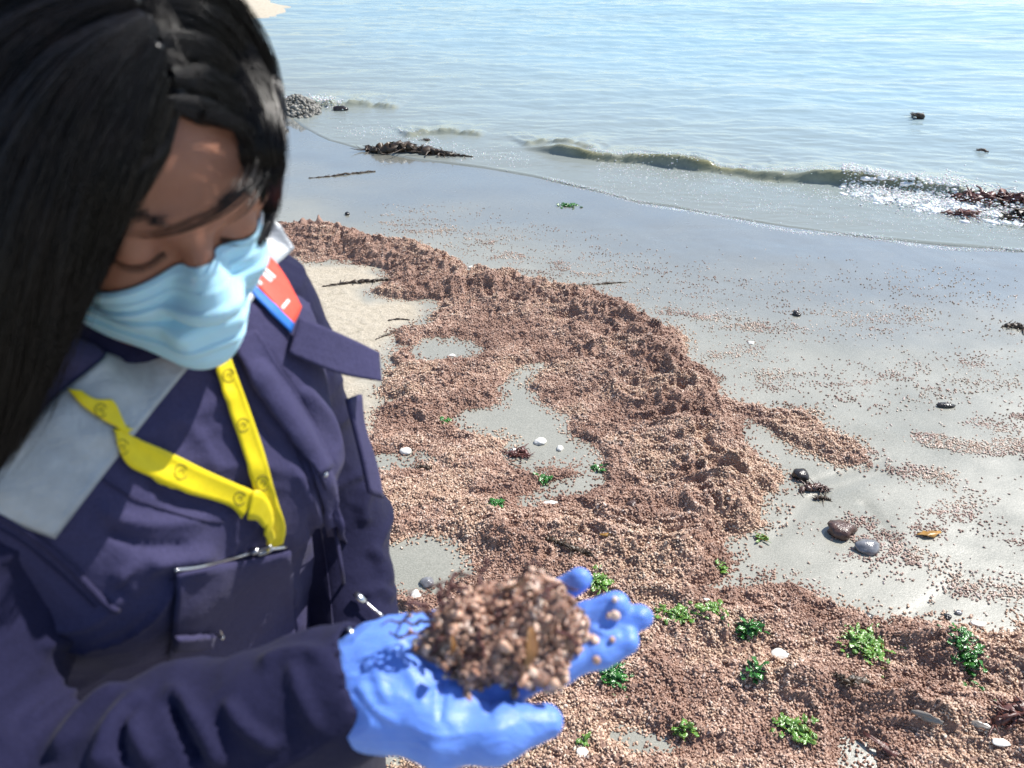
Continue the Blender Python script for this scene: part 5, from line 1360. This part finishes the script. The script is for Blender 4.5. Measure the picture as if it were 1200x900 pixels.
gx = np.array([G(352+24*math.cos(a)*math.sqrt(q), 131+8*math.sin(a)*math.sqrt(q)) for a, q in zip(rng.uniform(0, 6.28, 420), rng.uniform(0, 1, 420))])
gq = np.hypot((to_px(gx)[0]-352)/24, (to_px(gx)[1]-131)/8)
gx[:, 2] = np.maximum(sand_z(gx[:, 0], gx[:, 1]), 0)+0.09*(1-gq)*rng.uniform(0.4, 1, len(gx)); gs = rng.uniform(0.008, 0.028, len(gx))
v, f = scatter_mesh(gx, gs[:, None]*rng.uniform(0.6, 1.2, (len(gx), 3)), ICO1)
tag(mesh_obj('gravel', v, f, simple('gravel', (0.20, 0.19, 0.165), 0.5, 0.5, 0.7, 14)), 'low heap of grey gravel at the tip of the far bank', 'gravel', kind='stuff')

# ---- foam: the white lip of the wave, the swash bubbles, which double as sun glints, and its edge
def on_line(pts, n, spread_px):
    pp = resample(pts, n*2)[rng.integers(0, n*2, n)]; q = pp+rng.normal(size=pp.shape)*np.array([3, spread_px]); return np.array([G(*a, 0.0) for a in q])
FP, FS = [], []
def foam(pts, n, sp, r0, r1, dz=0.0):
    n = int(n*2.4); p = on_line(pts, n, sp); p[:, 2] = np.maximum(sea_z(p[:, 0], p[:, 1]), sand_z(p[:, 0], p[:, 1]))+dz*rng.uniform(size=n)
    FP.append(p); FS.append(0.62*rng.uniform(r0*0.5, r1, n)*rng.uniform(0.4, 1, n))
foam([(985, 214), (1010, 222), (1060, 228), (1105, 236)], 900, 5.5, .004, .016, .03)
foam([(1000, 226), (1050, 236), (1110, 246), (1180, 256)], 600, 5, .004, .014, .01)
foam([(1100, 230), (1140, 240), (1200, 250), (1260, 256)], 500, 9, .004, .018, .05)
foam([(690, 183), (760, 192), (850, 202), (940, 210), (1000, 216), (1100, 228), (1200, 240)], 420, 1.6, .004, .010, .012)
foam([(700, 196), (780, 204), (860, 216), (960, 228), (1100, 252), (1200, 262)], 900, 5, .003, .010)  # this row and the next: bubbles, also white beads imitating sun sparkle
foam([(700, 210), (800, 226), (900, 243), (1000, 255), (1100, 268), (1200, 275)], 700, 7, .003, .008)
foam([(640, 209), (700, 224), (760, 240), (850, 255), (930, 272), (1010, 277), (1100, 290), (1200, 293)], 1500, 1.1, .0025, .007)
foam([(400, 152), (470, 158), (540, 178), (620, 190)], 260, 5, .004, .011)
foam([(318, 125), (345, 118), (365, 119), (400, 127)], 300, 2.5, .006, .018, .02)
for ln, n_, sp, a_, b_ in (([(988, 222), (1030, 231), (1070, 238), (1110, 243)], 170, 4.5, .012, .030), ([(1108, 240), (1150, 248), (1200, 254), (1250, 258)], 150, 6, .012, .032), ([(990, 213), (1050, 224), (1110, 233), (1200, 240)], 60, 2, .010, .02)):
    p = on_line(ln, n_, sp); p[:, 2] = sea_z(p[:, 0], p[:, 1])-0.004; FP.append(p); FS.append(rng.uniform(a_, b_, n_))
FP, FS = np.vstack(FP), np.concatenate(FS)
v, f = scatter_mesh(FP, FS[:, None]*np.array([[1.3, 1.0, 0.55]]), ICO1, rot=np.repeat(np.eye(3)[None], len(FP), 0))
tag(mesh_obj('foam', v, f, MAT['foam']), 'white foam, bubbles and glint beads of the wave and the swash edge', 'foam', kind='stuff')
